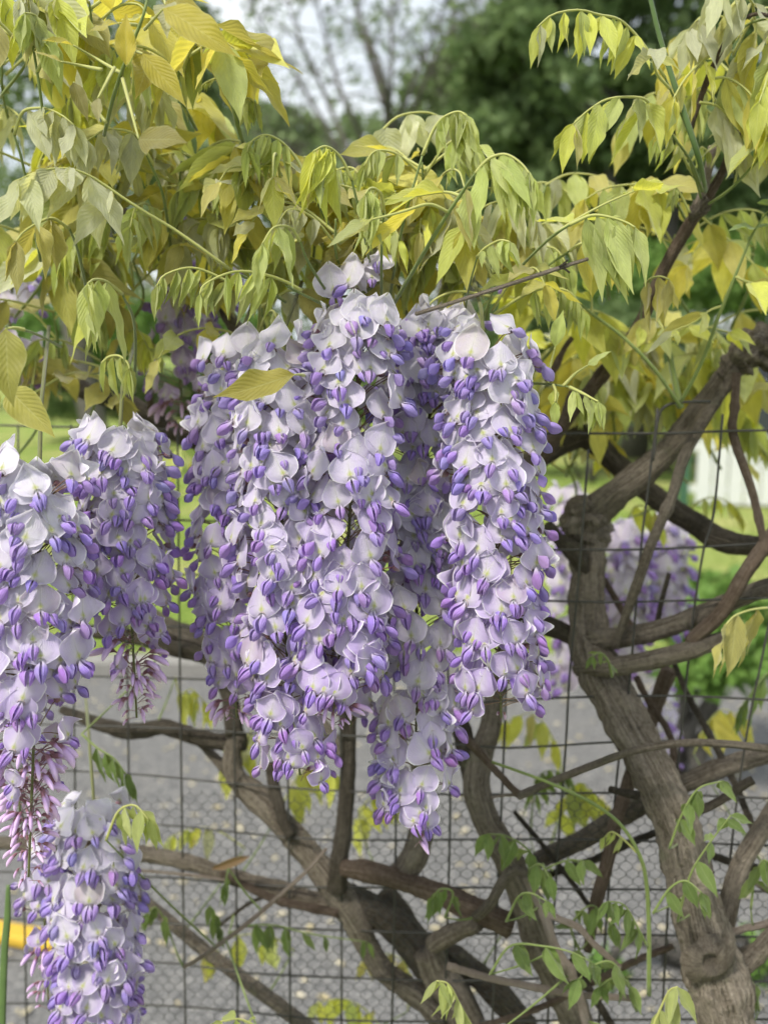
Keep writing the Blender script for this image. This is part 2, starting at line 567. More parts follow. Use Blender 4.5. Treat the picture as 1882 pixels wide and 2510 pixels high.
def tree(name, label, base, height, trunk_r, lean, clumps, nleaf, lsize, fmat, bmat, limbs=8, group=None, twigs=0):
    t = thing(name, label, 'tree' if 'tree' in name else 'shrub', base, group)
    b = Vector(base)
    top = b + Vector((lean, 0, height))
    pts = spline([b, b.lerp(top, 0.35) + Vector((jit(.2), jit(.2), 0)), b.lerp(top, 0.7) + Vector((jit(.3), jit(.3), 0)), top], 14)
    rad = [max(trunk_r * (1 - 0.85 * i / 14), 0.012) for i in range(15)]
    v, f, uv = tube_geo([Vector(p) - b for p in pts], rad, 9, 0.12, 2.0)
    place('trunk', mesh('trunk', v, f, uv, bmat), t)
    ends = []
    for i in range(limbs):
        k = random.randint(3, 12)
        s = Vector(pts[k])
        c, r = clumps[i % len(clumps)]
        e = Vector(c) + Vector((jit(.3), jit(.3), jit(.3)))
        m = s.lerp(e, 0.5) + Vector((jit(.2), jit(.2), 0.15 * height * random.random() * 0.4))
        lp = spline([s, m, e], 8)
        v, f, uv = tube_geo([Vector(p) - b for p in lp], [lerp(rad[k] * 0.6, 0.012, q / 8) for q in range(9)], 6, 0.1, 3.0)
        place('limb', mesh('limb', v, f, uv, bmat), t)
    cl = leaf_cloud(clumped(nleaf, clumps, 0.35) - np.array(base), rng.uniform(0.6, 1.25, nleaf) * lsize)
    cl.materials.append(fmat)
    place('crown', cl, t)
    return t


FM_MID = foliage_mat('mid_green_foliage', (0.085, 0.14, 0.035), (0.17, 0.25, 0.075))
FM_DARK = foliage_mat('haze_paled_evergreen', (0.115, 0.18, 0.066), (0.235, 0.325, 0.125), 0.45)  # dark greens lightened so the colour stands in for haze
FM_LITE = foliage_mat('fresh_green_foliage', (0.10, 0.20, 0.035), (0.20, 0.33, 0.075))
FM_SPRG = foliage_mat('spring_leaf_foliage', (0.13, 0.19, 0.07), (0.24, 0.32, 0.13))
M_TBARK = bark('tree_bark', (0.05, 0.045, 0.038), (0.12, 0.11, 0.095), (0.20, 0.19, 0.17))


def Pg(px, py, dist):
    """point seen at px,py whose ground distance (world Y) is dist"""
    r = FWD + (px - CX) / F_PX * RGT + (CY - py) / F_PX * UPV
    return CAM + r * (dist / r.y)


def clumps_px(dist, lst, dy=1.2):
    out = []
    for px, py, rx, ry in lst:
        p = Pg(px, py, dist + jit(dy))
        out.append(((p.x, p.y, p.z), (rx / F_PX * dist, max(rx, ry) / F_PX * dist * 0.9, ry / F_PX * dist)))
    return out


# dense dark tree behind the right-hand branches
g = Pg(1560, 900, 13)
def ragged(big, k=8):
    out = []
    for c, r in big:
        for _ in range(k):
            v = Vector((random.gauss(0, 1), random.gauss(0, 1), random.gauss(0, 1))).normalized() * random.uniform(.35, 1.1)
            q = random.uniform(.28, .55)
            out.append(((c[0] + v.x * r[0], c[1] + v.y * r[1], c[2] + v.z * r[2]), (r[0] * q, r[1] * q, r[2] * q * .8)))
    return out


tree('dense_tree', 'broad dark green leafy tree filling the view behind the upright cut branch', (g.x, 13, 0), 6.6, 0.22, 0.4,
     ragged(clumps_px(13, [(1250, 170, 110, 90), (1290, 90, 80, 70), (1190, 260, 80, 70), (1400, 90, 190, 150), (1600, 60, 210, 170), (1800, 90, 200, 190), (1960, 260, 160, 200), (1220, 340, 140, 120),
                    (1330, 330, 190, 140), (1520, 280, 200, 150), (1740, 330, 200, 160), (1290, 480, 180, 120), (1480, 470, 190, 120), (1680, 500, 190, 110),
                    (1850, 500, 170, 120), (1420, -60, 160, 120), (1620, -120, 200, 140), (1860, -100, 190, 170)], 1.0)),
     30000, 0.19, FM_DARK, M_TBARK, 10)
g = Pg(240, 700, 10.5)
tree('leafy_tree', 'mid green leafy tree showing between the golden leaves and the sky', (g.x, 10.5, 0), 6.2, 0.16, -0.3,
     clumps_px(10.5, [(60, 60, 170, 130), (240, 20, 170, 120), (380, 120, 120, 110), (130, 230, 170, 120), (330, 260, 150, 110), (470, 60, 60, 60), (480, 230, 70, 60),
                      (30, 400, 170, 130), (220, 420, 170, 120), (420, 400, 120, 90), (-80, 150, 160, 150)]), 5200, 0.14, FM_SPRG, M_TBARK, 9)
# far wood: one mass beyond the lawn
n = 20000
cl = clumps_px(26, [(420 + 75 * i, 400 + 30 * math.sin(i * 1.7) + (30 if 3 < i < 7 else 0) - (90 if i > 8 else 0), 85, 95 + 25 * math.sin(i * 2.3)) for i in range(20)], 3)
cl += clumps_px(26, [(400 + 110 * i, 620, 110, 170) for i in range(14)], 3)
cl += clumps_px(26, [(-200 + 110 * i, 620, 110, 210) for i in range(6)], 3)
cl += clumps_px(26, [(600, 300, 70, 60), (700, 330, 90, 60)], 2)
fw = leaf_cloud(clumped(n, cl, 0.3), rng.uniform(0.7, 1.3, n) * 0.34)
fw.materials.append(foliage_mat('far_spring_haze_tint', (0.16, 0.22, 0.09), (0.27, 0.35, 0.16), 0.35))  # paler leaf colours imitate haze over the distant wood
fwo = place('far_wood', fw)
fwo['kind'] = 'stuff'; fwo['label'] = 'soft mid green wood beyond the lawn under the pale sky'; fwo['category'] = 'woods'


# airy spring tree in front of the sky: many thin limbs and small loose leaves
def airy_tree(name, label, px, dist, limbs_px, nper, lsize, spread):
    base = Pg(px, 900, dist); base.z = 0
    t = thing(name, label, 'tree', base)
    tips = []
    first = True
    for path, r0 in limbs_px:
        pts = [Pg(x, y, dist + jit(0.8)) for x, y in path]
        if first:
            pts = [base] + pts
        sp = spline(pts, 16)
        v, f, uv = tube_geo([Vector(p) - base for p in sp], [lerp(r0, 0.008, i / 16) for i in range(17)], 6, 0.08, 2.0)
        place('trunk' if first else 'limb', mesh('limb', v, f, uv, M_TBARK), t)
        first = False
        for i in range(5, 17):
            for q in range(2):
                s = Vector(sp[i])
                e = s + Vector((jit(.9), jit(.6), random.uniform(-0.1, .8))) * spread
                v, f, uv = tube_geo([s - base, s.lerp(e, .5) + Vector((0, 0, .06)) - base, e - base], [0.012, 0.008, 0.004], 4)
                tips.append((s, e, (v, f, uv)))
    v, f, uv = merge(*[x[2] for x in tips])
    tw = place('twig_mass', mesh('twig_mass', v, f, uv, M_TBARK), t)
    tw['kind'] = 'stuff'
    cs = []
    for s, e, _ in tips:
        for _ in range(nper):
            q = s.lerp(e, random.uniform(0.25, 1.05))
            cs.append((q.x + jit(.16) - base.x, q.y + jit(.16) - base.y, q.z + jit(.16) - base.z))
    c = leaf_cloud(cs, rng.uniform(0.6, 1.3, len(cs)) * lsize)
    c.materials.append(FM_SPRG)
    place('crown', c, t)


airy_tree('spring_tree', 'airy tree with thin bare limbs and sparse spring leaves against the sky', 960, 15,
          [([(955, 420), (940, 200), (880, 40), (850, -120)], 0.10), ([(940, 250), (900, 120), (870, 0), (830, -150)], 0.05),
           ([(930, 420), (850, 260), (800, 100), (770, -40)], 0.05), ([(900, 480), (800, 240), (730, 80), (690, -60)], 0.05),
           ([(955, 300), (960, 100), (950, -60)], 0.045), ([(860, 420), (740, 210), (640, 60), (590, -60)], 0.04),
           ([(960, 330), (1030, 160), (1080, 40), (1110, -80)], 0.04), ([(1000, 300), (1100, 80), (1190, 60), (1230, -20)], 0.04),
           ([(900, 420), (780, 330), (660, 230), (570, 180)], 0.035), ([(840, 440), (700, 360), (600, 320)], 0.03)], 4, 0.13, 0.8)
airy_tree('tall_spring_tree', 'taller spring tree with upright limbs beside the dark green tree', 1160, 17,
          [([(1165, 430), (1170, 260), (1190, 90), (1240, -80)], 0.10), ([(1170, 330), (1130, 160), (1110, 0)], 0.045),
           ([(1165, 350), (1230, 170), (1210, 70), (1250, 0)], 0.05), ([(1160, 380), (1090, 250), (1040, 130)], 0.04), ([(1170, 300), (1250, 240), (1300, 130)], 0.04)], 4, 0.14, 0.9)


g = Pg(1080, 900, 20)
tree('olive_green_tree', 'soft olive green tree between the airy tree and the dark tree', (g.x, 20, 0), 8.5, 0.2, 0.2,
     clumps_px(20, [(1050, 270, 90, 100), (1130, 200, 80, 100), (1000, 370, 110, 80), (1120, 360, 110, 100), (1180, 120, 60, 80), (940, 420, 90, 60)], 1.0), 5200, 0.22, FM_SPRG, M_TBARK, 7)


def shrub(label, clumps_list, dist, nleaf, lsize, fm, px):
    g_ = Pg(px, 900, dist); g_.z = 0
    t = thing('shrub', label, 'shrub', g_, 'shrubs beyond the lawn')
    for k in range(4):
        c, r = clumps_list[k % len(clumps_list)]
        lp = spline([g_ + Vector((jit(.1), jit(.1), 0)), g_.lerp(Vector(c), .5) + Vector((jit(.1), 0, .1)), Vector(c)], 6)
        v, f, uv = tube_geo([Vector(p) - g_ for p in lp], [lerp(.03, .008, i / 6) for i in range(7)], 5)
        place('stem', mesh('stem', v, f, uv, M_TBARK), t)
    c = leaf_cloud(clumped(nleaf, clumps_list, 0.4) - np.array(g_), rng.uniform(0.6, 1.3, nleaf) * lsize)
    c.materials.append(fm)
    place('crown', c, t)
    return t


shrub('bright fresh green shrub behind the upright brown branch', clumps_px(11.5, [(1480, 700, 130, 80), (1620, 690, 130, 90), (1760, 680, 130, 90), (1900, 700, 120, 90), (1560, 640, 100, 50), (1760, 620, 100, 50)], .4), 11.5, 9000, 0.10, FM_LITE, 1640)
shrub('dark green shrub below the bright fresh green one', clumps_px(10.5, [(1360, 800, 110, 90), (1500, 830, 130, 90), (1640, 840, 120, 80), (1250, 780, 100, 90), (1420, 920, 130, 90), (1580, 940, 120, 90)], .4), 10.5, 8000, 0.11, FM_DARK, 1450)
shrub('green garden shrub seen under the hanging golden leaves', clumps_px(14, [(380, 800, 110, 70), (500, 830, 110, 70), (260, 820, 110, 80), (120, 830, 110, 80), (620, 840, 110, 80)], .5), 14, 8000, 0.13, FM_LITE, 380)
shrub('deep green low hedge plant at the far lawn edge', clumps_px(15.5, [(440, 960, 120, 70), (560, 960, 110, 70), (300, 960, 130, 70), (160, 960, 120, 70), (700, 960, 120, 80), (840, 960, 120, 80)], .5), 15.5, 8000, 0.13, FM_DARK, 440)
shrub('low bright green leafy plant below the white board fence', clumps_px(3.0, [(1760, 1460, 90, 60), (1700, 1520, 80, 70), (1840, 1540, 80, 80), (1780, 1610, 110, 70), (1700, 1640, 90, 60)], .15), 3.0, 1500, 0.06, FM_LITE, 1750)
shrub('low weedy green plant at the foot of the knotted trunk', clumps_px(2.0, [(1850, 2420, 60, 60), (1480, 2380, 40, 30), (1860, 2330, 40, 30)], .05), 2.0, 220, 0.05, FM_LITE, 1850)

# grass tufts on the near part of the lawn
n = 9000
gx = rng.uniform(-3.2, 4.5, n); gy = 4.25 + rng.random(n) ** 1.5 * 6
gc = np.stack([gx, gy, np.full(n, 0.0)], 1)
V, Fc = [], []
for i in range(n):
    x, y, _ = gc[i]; h = random.uniform(.03, .08); a = random.uniform(0, 6.28); w = .006
    lx, ly = jit(.03), jit(.03)
    k = len(V)
    V += [(x - w * math.cos(a), y - w * math.sin(a), -.005), (x + w * math.cos(a), y + w * math.sin(a), -.005), (x + lx, y + ly, h)]
    Fc.append((k, k + 1, k + 2))
gm = mesh('grass', V, Fc, None, foliage_mat('grass_blades', (0.16, 0.24, 0.04), (0.36, 0.40, 0.12)), smooth=False)
go = place('grass', gm); go['kind'] = 'stuff'; go['label'] = 'short yellow green grass beyond the asphalt'; go['category'] = 'grass'

# ------------------------------------------------------------------ white board fence, parked car, wheel stop
M_WHITE = simple('white_painted_board', (0.62, 0.63, 0.62), rough=0.5, noise_amt=0.12, nscale=6)
M_GRNP = simple('green_painted_post', (0.05, 0.12, 0.07), rough=0.5)
fx0 = Pg(1690, 1200, 8.8).x
wf = thing('board_fence', 'low white fence of upright boards with a green end post', 'fence', (fx0, 8.8, 0))
wf.rotation_euler.z = math.radians(-8)
bm_ = mesh('board', *box_geo(0, 0.134, 0, 0.022, 0.03, 0.70), mat=M_WHITE, smooth=False)
for i in range(22):
    place('board', bm_, wf, loc=(0.15 * i + 0.06, jit(.003), jit(.006)))
for z in (0.14, 0.55):
    place('rail', mesh('rail', *box_geo(0.0, 3.4, 0.024, 0.07, z, z + 0.07), mat=M_WHITE, smooth=False), wf)
for k in range(3):
    place('post', mesh('post', *box_geo(-0.09 + 1.7 * k, 0.0 + 1.7 * k, 0.03 + (0.045 if k else 0), 0.12 + (0.045 if k else 0), 0, 0.82), mat=M_GRNP, smooth=False), wf)

M_PAINT = simple('dark_grey_car_paint', (0.045, 0.05, 0.055), rough=0.25, spec=0.5, noise_amt=0.05, coat=1.0)
M_GLASS = simple('car_window_glass', (0.012, 0.016, 0.018), rough=0.06, spec=0.8, noise_amt=0.0)
M_TYRE = simple('tyre_rubber', (0.02, 0.02, 0.02), rough=0.8)
M_RIM = simple('wheel_rim', (0.45, 0.45, 0.46), rough=0.3, metallic=0.9, noise_amt=0.1)
M_SKYGREY = simple('roof_sky_reflection_grey', (0.42, 0.45, 0.47), rough=0.3, spec=0.5, noise_amt=0.05, coat=0.6)  # pale grey imitates sky reflected in the dark car's roof; handle shares it
cx0 = Pg(1785, 900, 11.2).x
car = thing('parked_car', 'dark parked car whose roof is coloured pale for reflected sky beyond the white board fence', 'car', (cx0, 11.2, 0))


def extrude_profile(prof, y0, y1, mat, name, inset=0.0):
    n_ = len(prof)
    V_ = [(x, y0, z) for x, z in prof] + [(x, y1, z) for x, z in prof]
    F_ = [tuple(range(n_)), tuple(range(2 * n_ - 1, n_ - 1, -1))] + [(i, i + n_, (i + 1) % n_ + n_, (i + 1) % n_) for i in range(n_)]
    me_ = mesh(name, V_, F_, [(v[0], v[2]) for v in V_], mat, smooth=False)
    return me_


body = extrude_profile([(0.05, .35), (0.0, .6), (.02, .95), (.25, 1.08), (1.3, 1.12), (4.3, 1.12), (4.6, 1.0), (4.62, .5), (4.5, .33)], 0, 1.75, M_PAINT, 'body')
bo = place('body', body, car)
md = bo.modifiers.new('b', 'BEVEL'); md.width = 0.05; md.segments = 2
cab = extrude_profile([(.12, 1.13), (.42, 1.72), (3.3, 1.72), (3.95, 1.13)], .1, 1.65, M_GLASS, 'cabin_glass')
place('cabin_glass', cab, car)
rf = extrude_profile([(.38, 1.725), (.5, 1.86), (1.8, 1.89), (3.1, 1.84), (3.34, 1.725)], .08, 1.67, M_SKYGREY, 'roof')
ro = place('roof', rf, car)
md = ro.modifiers.new('b', 'BEVEL'); md.width = 0.04; md.segments = 2
for x in (.18, 1.35, 2.4, 3.6):
    pl = extrude_profile([(x, 1.13), (x + (.25 if x < 1 else 0 if x < 3 else -.35), 1.73), (x + (.35 if x < 1 else .09 if x < 3 else -.25), 1.73), (x + .12, 1.13)], .085, .1, M_PAINT, 'pillar')
    place('pillar', pl, car)
for x in (.95, 3.65):
    wv, wf_, wu = tube_geo([(x, -.03, .36), (x, .2, .36)], [.36, .36], 28)
    w_ = place('wheel', mesh('tyre', wv, wf_, wu, M_TYRE), car)
    rv_, rf_, ru_ = tube_geo([(x, -.045, .36), (x, -.028, .36)], [.2, .23], 24)
    place('rim', mesh('rim', rv_, rf_, ru_, M_RIM), w_)
place('headlight', mesh('headlight', *box_geo(.01, .2, -.012, .2, .82, .95), mat=M_RIM, smooth=False), car)
place('door_handle', mesh('door_handle', *box_geo(2.1, 2.3, -.03, -.004, .98, 1.01), mat=M_SKYGREY, smooth=False), car)

# yellow wheel stop lying on the asphalt
M_YEL = simple('yellow_painted_concrete', (0.55, 0.36, 0.04), rough=0.6, noise_amt=0.2, nscale=25)
a_ = Pg(-60, 2225, 2.15); b_ = Pg(160, 2262, 2.08)
dv = (b_ - a_); dv.z = 0; yaw = math.atan2(dv.y, dv.x); L_ = dv.length
ws = place('wheel_stop', extrude_profile([(-L_ * .3, 0), (-L_ * .3 + .02, .03), (L_ - .02, .03), (L_, 0)], -.03, .03, M_YEL, 'wheel_stop'), loc=(a_.x, a_.y, .014))
ws.rotation_euler.z = yaw
mdw = ws.modifiers.new('b', 'BEVEL'); mdw.width = .008; mdw.segments = 2
tag(ws, 'yellow painted wheel stop on the asphalt behind the lowest hanging flowers', 'wheel stop')

# fallen petals and leaves on the asphalt
cs = []
for _ in range(900):
    cs.append((random.uniform(-1.6, 2.2), 1.55 + random.random() * 2.4, 0.018 + random.random() * .004))
fl = bpy.data.meshes.new('fallen_leaves')
V, Fc = [], []
for x, y, z in cs:
    a = random.uniform(0, 6.28); s = random.uniform(.008, .022); k = len(V)
    ca, sa = math.cos(a), math.sin(a)
    V += [(x - ca * s, y - sa * s, z), (x - sa * s * .45, y + ca * s * .45, z + .004), (x + ca * s, y + sa * s, z + .001), (x + sa * s * .45, y - ca * s * .45, z + .003)]
    Fc.append((k, k + 1, k + 2, k + 3))
fo = place('fallen_leaves', mesh('fallen_leaves', V, Fc, None, foliage_mat('fallen_leaf', (0.42, 0.36, 0.20), (0.60, 0.55, 0.42), 0.1), smooth=False))
fo['kind'] = 'stuff'; fo['label'] = 'pale fallen petals and leaf bits scattered on the asphalt'; fo['category'] = 'fallen leaves'

# ------------------------------------------------------------------ wire fence
def fence_d(x, y):
    """depth of the sagging fence where the picture column x, row y meets it"""
    return interp([(-200, 0.93), (400, 0.885), (900, 0.83), (1300, 0.785), (1600, 0.765), (2100, 0.75)], x) + (y - 1800) * 3.0e-5


def wire(name, pts, r, parent, mat, n=None):
    n = n or max(4, len(pts) * 5)
    sp = spline([tuple(P(x, y, fence_d(x, y) + o)) for x, y, o in pts], n)
    v, f, uv = tube_geo(sp, [r] * len(sp), 6)
    return place(name, mesh(name, v, f, uv, mat), parent)


fence = thing('wire_fence', 'dark welded wire garden fence with square openings behind the flowers', 'fence')
VERT = [(62, 74), (186, 196), (316, 326), (441, 455), (572, 583), (702, 712), (832, 836), (962, 958), (1096, 1086), (1240, 1215), None, None, None]
for a in [(50, 66), (180, 194), (312, 325), (441, 455), (572, 583), (702, 712), (832, 837), (965, 960), (1098, 1088)]:
    wire('vertical_wire', [(a[0] - 6, 1040, 0), (a[0], 1650, 0), (a[0] + 5, 2000, .002), (a[1], 2540, 0)], 0.00102, fence, M_WIRE)
for pts in [[(1262, 1062), (1240, 1700), (1228, 2000), (1205, 2540)], [(1442, 1100), (1415, 1450), (1396, 1650), (1385, 1850), (1366, 2100), (1340, 2540)],
            [(1612, 1000), (1588, 1200), (1571, 1340), (1540, 1700), (1512, 1900), (1490, 2200), (1465, 2540)],
            [(1771, 1015), (1750, 1250), (1725, 1345), (1700, 1500), (1680, 1690), (1650, 2000), (1620, 2540)],
            [(1930, 1060), (1905, 1400), (1870, 1600), (1830, 1800), (1790, 2100), (1755, 2540)]]:
    wire('vertical_wire', [(x, y, 0) for x, y in pts], 0.00102, fence, M_WIRE)
for pts in [
    [(-80, 1040), (300, 1050), (900, 1062), (1350, 1062), (1640, 1062), (1760, 1057), (2000, 1052)],
    [(-80, 1262), (440, 1275), (900, 1290)],
    [(-80, 1398), (440, 1408), (900, 1420)],
    [(-80, 1530), (500, 1538), (900, 1545), (1180, 1360), (1360, 1348), (1600, 1346), (1880, 1335), (2000, 1330)] if False else [(-80, 1530), (500, 1538), (900, 1548), (1250, 1552)],
    [(1180, 1352), (1360, 1348), (1600, 1346), (1880, 1332), (2000, 1328)],
    [(1180, 1472), (1330, 1473), (1500, 1476), (1720, 1471), (2000, 1462)],
    [(-80, 1650), (440, 1664), (900, 1680)],
    [(1180, 1722), (1400, 1710), (1640, 1706), (1760, 1710), (2000, 1722)],
    [(-80, 1770), (450, 1787), (620, 1798), (900, 1806), (1200, 1832), (1330, 1830), (1500, 1820), (1700, 1818), (2000, 1832)],
    [(-80, 1880), (310, 1897), (560, 1920), (840, 1940), (1130, 1948), (1500, 1944), (1690, 1950), (2000, 1962)],
    [(-80, 2005), (380, 2022), (700, 2053), (900, 2060), (1250, 2058), (1500, 2060), (2000, 2078)],
    [(-80, 2135), (370, 2150), (600, 2168), (800, 2176), (1100, 2176), (1400, 2180), (1700, 2182), (2000, 2190)],
    [(-80, 2250), (540, 2270), (860, 2282), (1100, 2290), (1400, 2290), (2000, 2300)],
    [(-80, 2355), (380, 2360), (600, 2385), (850, 2398), (1100, 2405), (1400, 2400), (2000, 2410)],
    [(-80, 2460), (400, 2466), (800, 2500), (1100, 2505), (1600, 2500), (2000, 2500)]]:
    wire('horizontal_wire', [(x, y, 0.0026) for x, y in pts], 0.00102, fence, M_WIRE)
# the loop of wire end
wire('wire_end', [(1600, 1130, -.004), (1612, 1030, -.004), (1632, 995, -.006), (1680, 985, -.006), (1740, 984, -.004)], 0.0012, fence, M_WIRE)

netting = thing('chicken_wire', 'grey hexagonal chicken wire netting lining the lower fence', 'netting')
cw, ch = 15.5, 28.0
k = 0
x = 330.0
while x < 1960:
    pts = []
    y = 1935.0
    row = 0
    y_top = 1935 + (18 * math.sin(x * .021))
    while y < 2560:
        sgn = 1 if (row % 2 == 0) == (k % 2 == 0) else -1
        off = cw * 0.49
        wob = 7.0 * noise.noise(Vector((x * .013, y * .013, 1.3)))
        if y >= y_top:
            px_ = x + sgn * off + wob
            pts.append(tuple(P(px_, y, fence_d(x, y) + 0.012 + 0.004 * noise.noise(Vector((x * .004, y * .004, 0))))))
            pts.append(tuple(P(px_ + jit(.6), y + ch * 0.34, fence_d(x, y) + 0.012 + 0.004 * noise.noise(Vector((x * .004, y * .004, 0))))))
        y += ch * 0.66
        row += 1
    v, f, uv = tube_geo(pts, [0.0003] * len(pts), 4)
    place('netting_strand', mesh('netting_strand', v, f, uv, M_HEX), netting)
    x += cw
    k += 1

# ------------------------------------------------------------------ the vine's wood
WOOD = []
vine = thing('wisteria_vine', 'thick twisted grey brown wisteria trunk and branches woven through the fence', 'vine')


def branch(name, pts, mat=None, d=None, n=None, lump=0.16, groove=0.0, knots=0, sides=None, fine=1.0):
    """pts: (px, py, radius_px[, depth])"""
    q = []
    for p in pts:
        dd = p[3] if len(p) > 3 else d
        w_ = P(p[0], p[1], dd)
        q.append((w_.x, w_.y, w_.z, p[2] * (.88 if p[2] > 25 else .95) / F_PX * dd))
    length = sum((Vector(q[i][:3]) - Vector(q[i + 1][:3])).length for i in range(len(q) - 1))
    rm = max(x[3] for x in q)
    n = n or int(max(8, min(90, length / max(rm * 0.35, 0.0035))))
    sp = spline(q, n)
    sides = sides or (18 if rm > 0.008 else 10 if rm > 0.003 else 7)
    rad = [max(s[3], 0.0006) for s in sp]
    WOOD.extend(Vector(s[:3]) for s in sp[::2])
    sd = random.uniform(0, 50)
    for _ in range(knots):
        c = random.uniform(.08, .95) * n
        a = random.uniform(.12, .3)
        for i in range(n + 1):
            rad[i] *= 1 + a * math.exp(-((i - c) / max(n * .012, .9)) ** 2)
    v, f, uv = tube_geo([s[:3] for s in sp], rad, sides, lump, fine * 0.62 / max(rm, .002), True, groove, sd)
    return place(name, mesh(name, v, f, uv, mat or M_BARK), vine)


# trunk that climbs the right of the fence, behind its wires above and before them below
tr = branch('trunk', [(1428, 1235, 50, .83), (1437, 1320, 52, .83), (1440, 1420, 46, .82), (1442, 1540, 50, .81), (1470, 1650, 60, .79), (1545, 1790, 62, .765), (1620, 1930, 64, .74),
                 (1675, 2080, 66, .725), (1712, 2240, 68, .715), (1750, 2380, 80, .71), (1785, 2500, 78, .70), (1830, 2680, 84, .70)], M_BARK, lump=.22, groove=.11, n=170, sides=36, fine=1.5)


def knot(px, py, d, r_px, parent):
    """a healed pruning scar: raised ring of bark with a dark hollow"""
    c = P(px, py, d); s = d / F_PX
    V_, F_, U_ = [], [], []
    prof = [(1.9, -.62), (1.55, -.22), (1.2, .0), (.92, .12), (.72, .06), (.52, -.18), (.3, -.3), (0.02, -.22)]
    for j, (rr, h) in enumerate(prof):
        for k_ in range(22):
            a = 2 * math.pi * k_ / 22
            q = rr * r_px * s * (1 + .10 * math.sin(2 * a + j) + .07 * math.sin(5 * a + 2 * j))
            V_.append(c + RGT * math.cos(a) * q + UPV * math.sin(a) * q * .92 - FWD * (h * r_px * s))
            U_.append((a, j * .01))
    for j in range(len(prof) - 1):
        for k_ in range(22):
            F_.append((j * 22 + k_, j * 22 + (k_ + 1) % 22, (j + 1) * 22 + (k_ + 1) % 22, (j + 1) * 22 + k_))
    return place('knot', mesh('knot', V_, F_, U_, M_BARK), parent)


knot(1742, 2362, .683, 34, tr)
branch('burl', [(1415, 1225, 30, .82), (1430, 1262, 62, .825), (1438, 1310, 60, .83), (1440, 1360, 40, .83)], M_BARK, lump=.5, n=46, sides=30, fine=2.6)
branch('branch', [(1445, 1270, 44, .83), (1510, 1210, 40, .81), (1590, 1150, 36, .80), (1660, 1080, 34, .79), (1720, 1000, 31, .78), (1775, 930, 30, .775), (1830, 880, 30, .77), (1930, 850, 34, .77)], M_BARK, lump=.14, groove=.10)
branch('burl', [(1775, 925, 20, .77), (1805, 890, 42, .765), (1850, 858, 52, .76), (1905, 845, 50, .76), (1960, 850, 30, .76)], M_BARK, lump=.75, n=46, sides=30, fine=2.6)
branch('branch', [(1315, 1130, 26, .86), (1400, 1078, 30, .86), (1440, 1072, 32, .86), (1520, 1145, 30, .87), (1600, 1215, 30, .87), (1690, 1275, 32, .86), (1770, 1325, 32, .84), (1880, 1340, 28, .83), (2000, 1345, 28, .83)], M_BARKD)
branch('branch', [(1430, 1560, 24, .81), (1475, 1567, 30, .79), (1605, 1547, 28, .77), (1727, 1502, 27, .765), (1849, 1450, 26, .76), (1980, 1410, 26, .76)], M_BARK, lump=.1)
branch('branch', [(1420, 1640, 22, .80), (1480, 1637, 26, .765), (1565, 1624, 25, .755), (1687, 1596, 24, .745), (1760, 1570, 20, .745), (1840, 1545, 14, .75)], M_BARK, lump=.1)
branch('branch', [(1690, 1585, 14, .75), (1703, 1563, 19, .745), (1768, 1502, 19, .74), (1829, 1400, 19, .735), (1876, 1335, 19, .735), (1940, 1240, 16, .735)], M_BARKR, lump=.08)
branch('branch', [(1800, 905, 12, .76), (1780, 945, 14, .755), (1687, 1096, 15, .75), (1646, 1218, 14, .75), (1597, 1331, 14, .75), (1565, 1421, 14, .755), (1530, 1520, 12, .765), (1508, 1588, 11, .775)], M_BARK, lump=.1, knots=4)
branch('branch', [(1805, 915, 12, .75), (1800, 1000, 11, .745), (1797, 1067, 12, .745), (1841, 1197, 11, .74), (1866, 1300, 10, .735), (1880, 1360, 9, .735)], M_BARKR, lump=.1, knots=4)
branch('branch', [(1310, 1150, 22, .84), (1345, 1090, 20, .82), (1395, 1020, 17, .80), (1443, 961, 18, .78), (1500, 885, 17, .76), (1565, 800, 17, .74), (1621, 671, 16, .71), (1682, 562, 16, .69), (1722, 499, 15, .68), (1762, 436, 11, .675), (1790, 370, 10, .67), (1813, 321, 9, .67)], M_BARKR, lump=.07, knots=2)
st = branch('stub', [(1712, 505, 13, .68), (1728, 450, 12, .675), (1740, 395, 11, .675), (1746, 362, 11.5, .675)], M_TWIG, lump=.06)
v, f, uv = tube_geo([P(1746, 362, .675), P(1746.6, 359, .675)], [.0033, .0031], 12)
place('cut_end', mesh('cut_end', v, f, uv, M_CUT), st)
branch('burl', [(1690, 535, 8, .68), (1712, 512, 20, .68), (1730, 488, 17, .68), (1742, 462, 8, .68)], M_BARK, lump=.6, n=46, sides=30, fine=2.6)
branch('branch', [(1690, 320, 7, .64), (1699, 292, 7, .64), (1733, 195, 7.5, .63), (1768, 120, 7, .62), (1802, 63, 6, .62), (1848, 34, 5, .62), (1900, 40, 4, .62)], M_BARKR, lump=.08, knots=3)
branch('twig', [(1020, 768, 6, .535), (1039, 763, 5.5, .535), (1200, 712, 5.5, .54), (1377, 654, 6, .545), (1395, 648, 5, .545), (1441, 634, 4.5, .545)], M_TWIG, lump=.08)
for a in ((1375, 652, 1392, 636), (1379, 655, 1396, 668), (1370, 655, 1388, 644)):
    branch('thorn', [(a[0], a[1], 4, .544), (a[2], a[3], .8, .543)], M_BARKD)
branch('branch', [(1240, 1490, 24, .84), (1312, 1523, 27, .83), (1382, 1550, 28, .82), (1435, 1585, 26, .815)], M_BARKD)
branch('branch', [(1340, 1290, 16, .82), (1380, 1330, 20, .81), (1415, 1360, 26, .81), (1440, 1400, 20, .815)], M_BARKD, lump=.4)
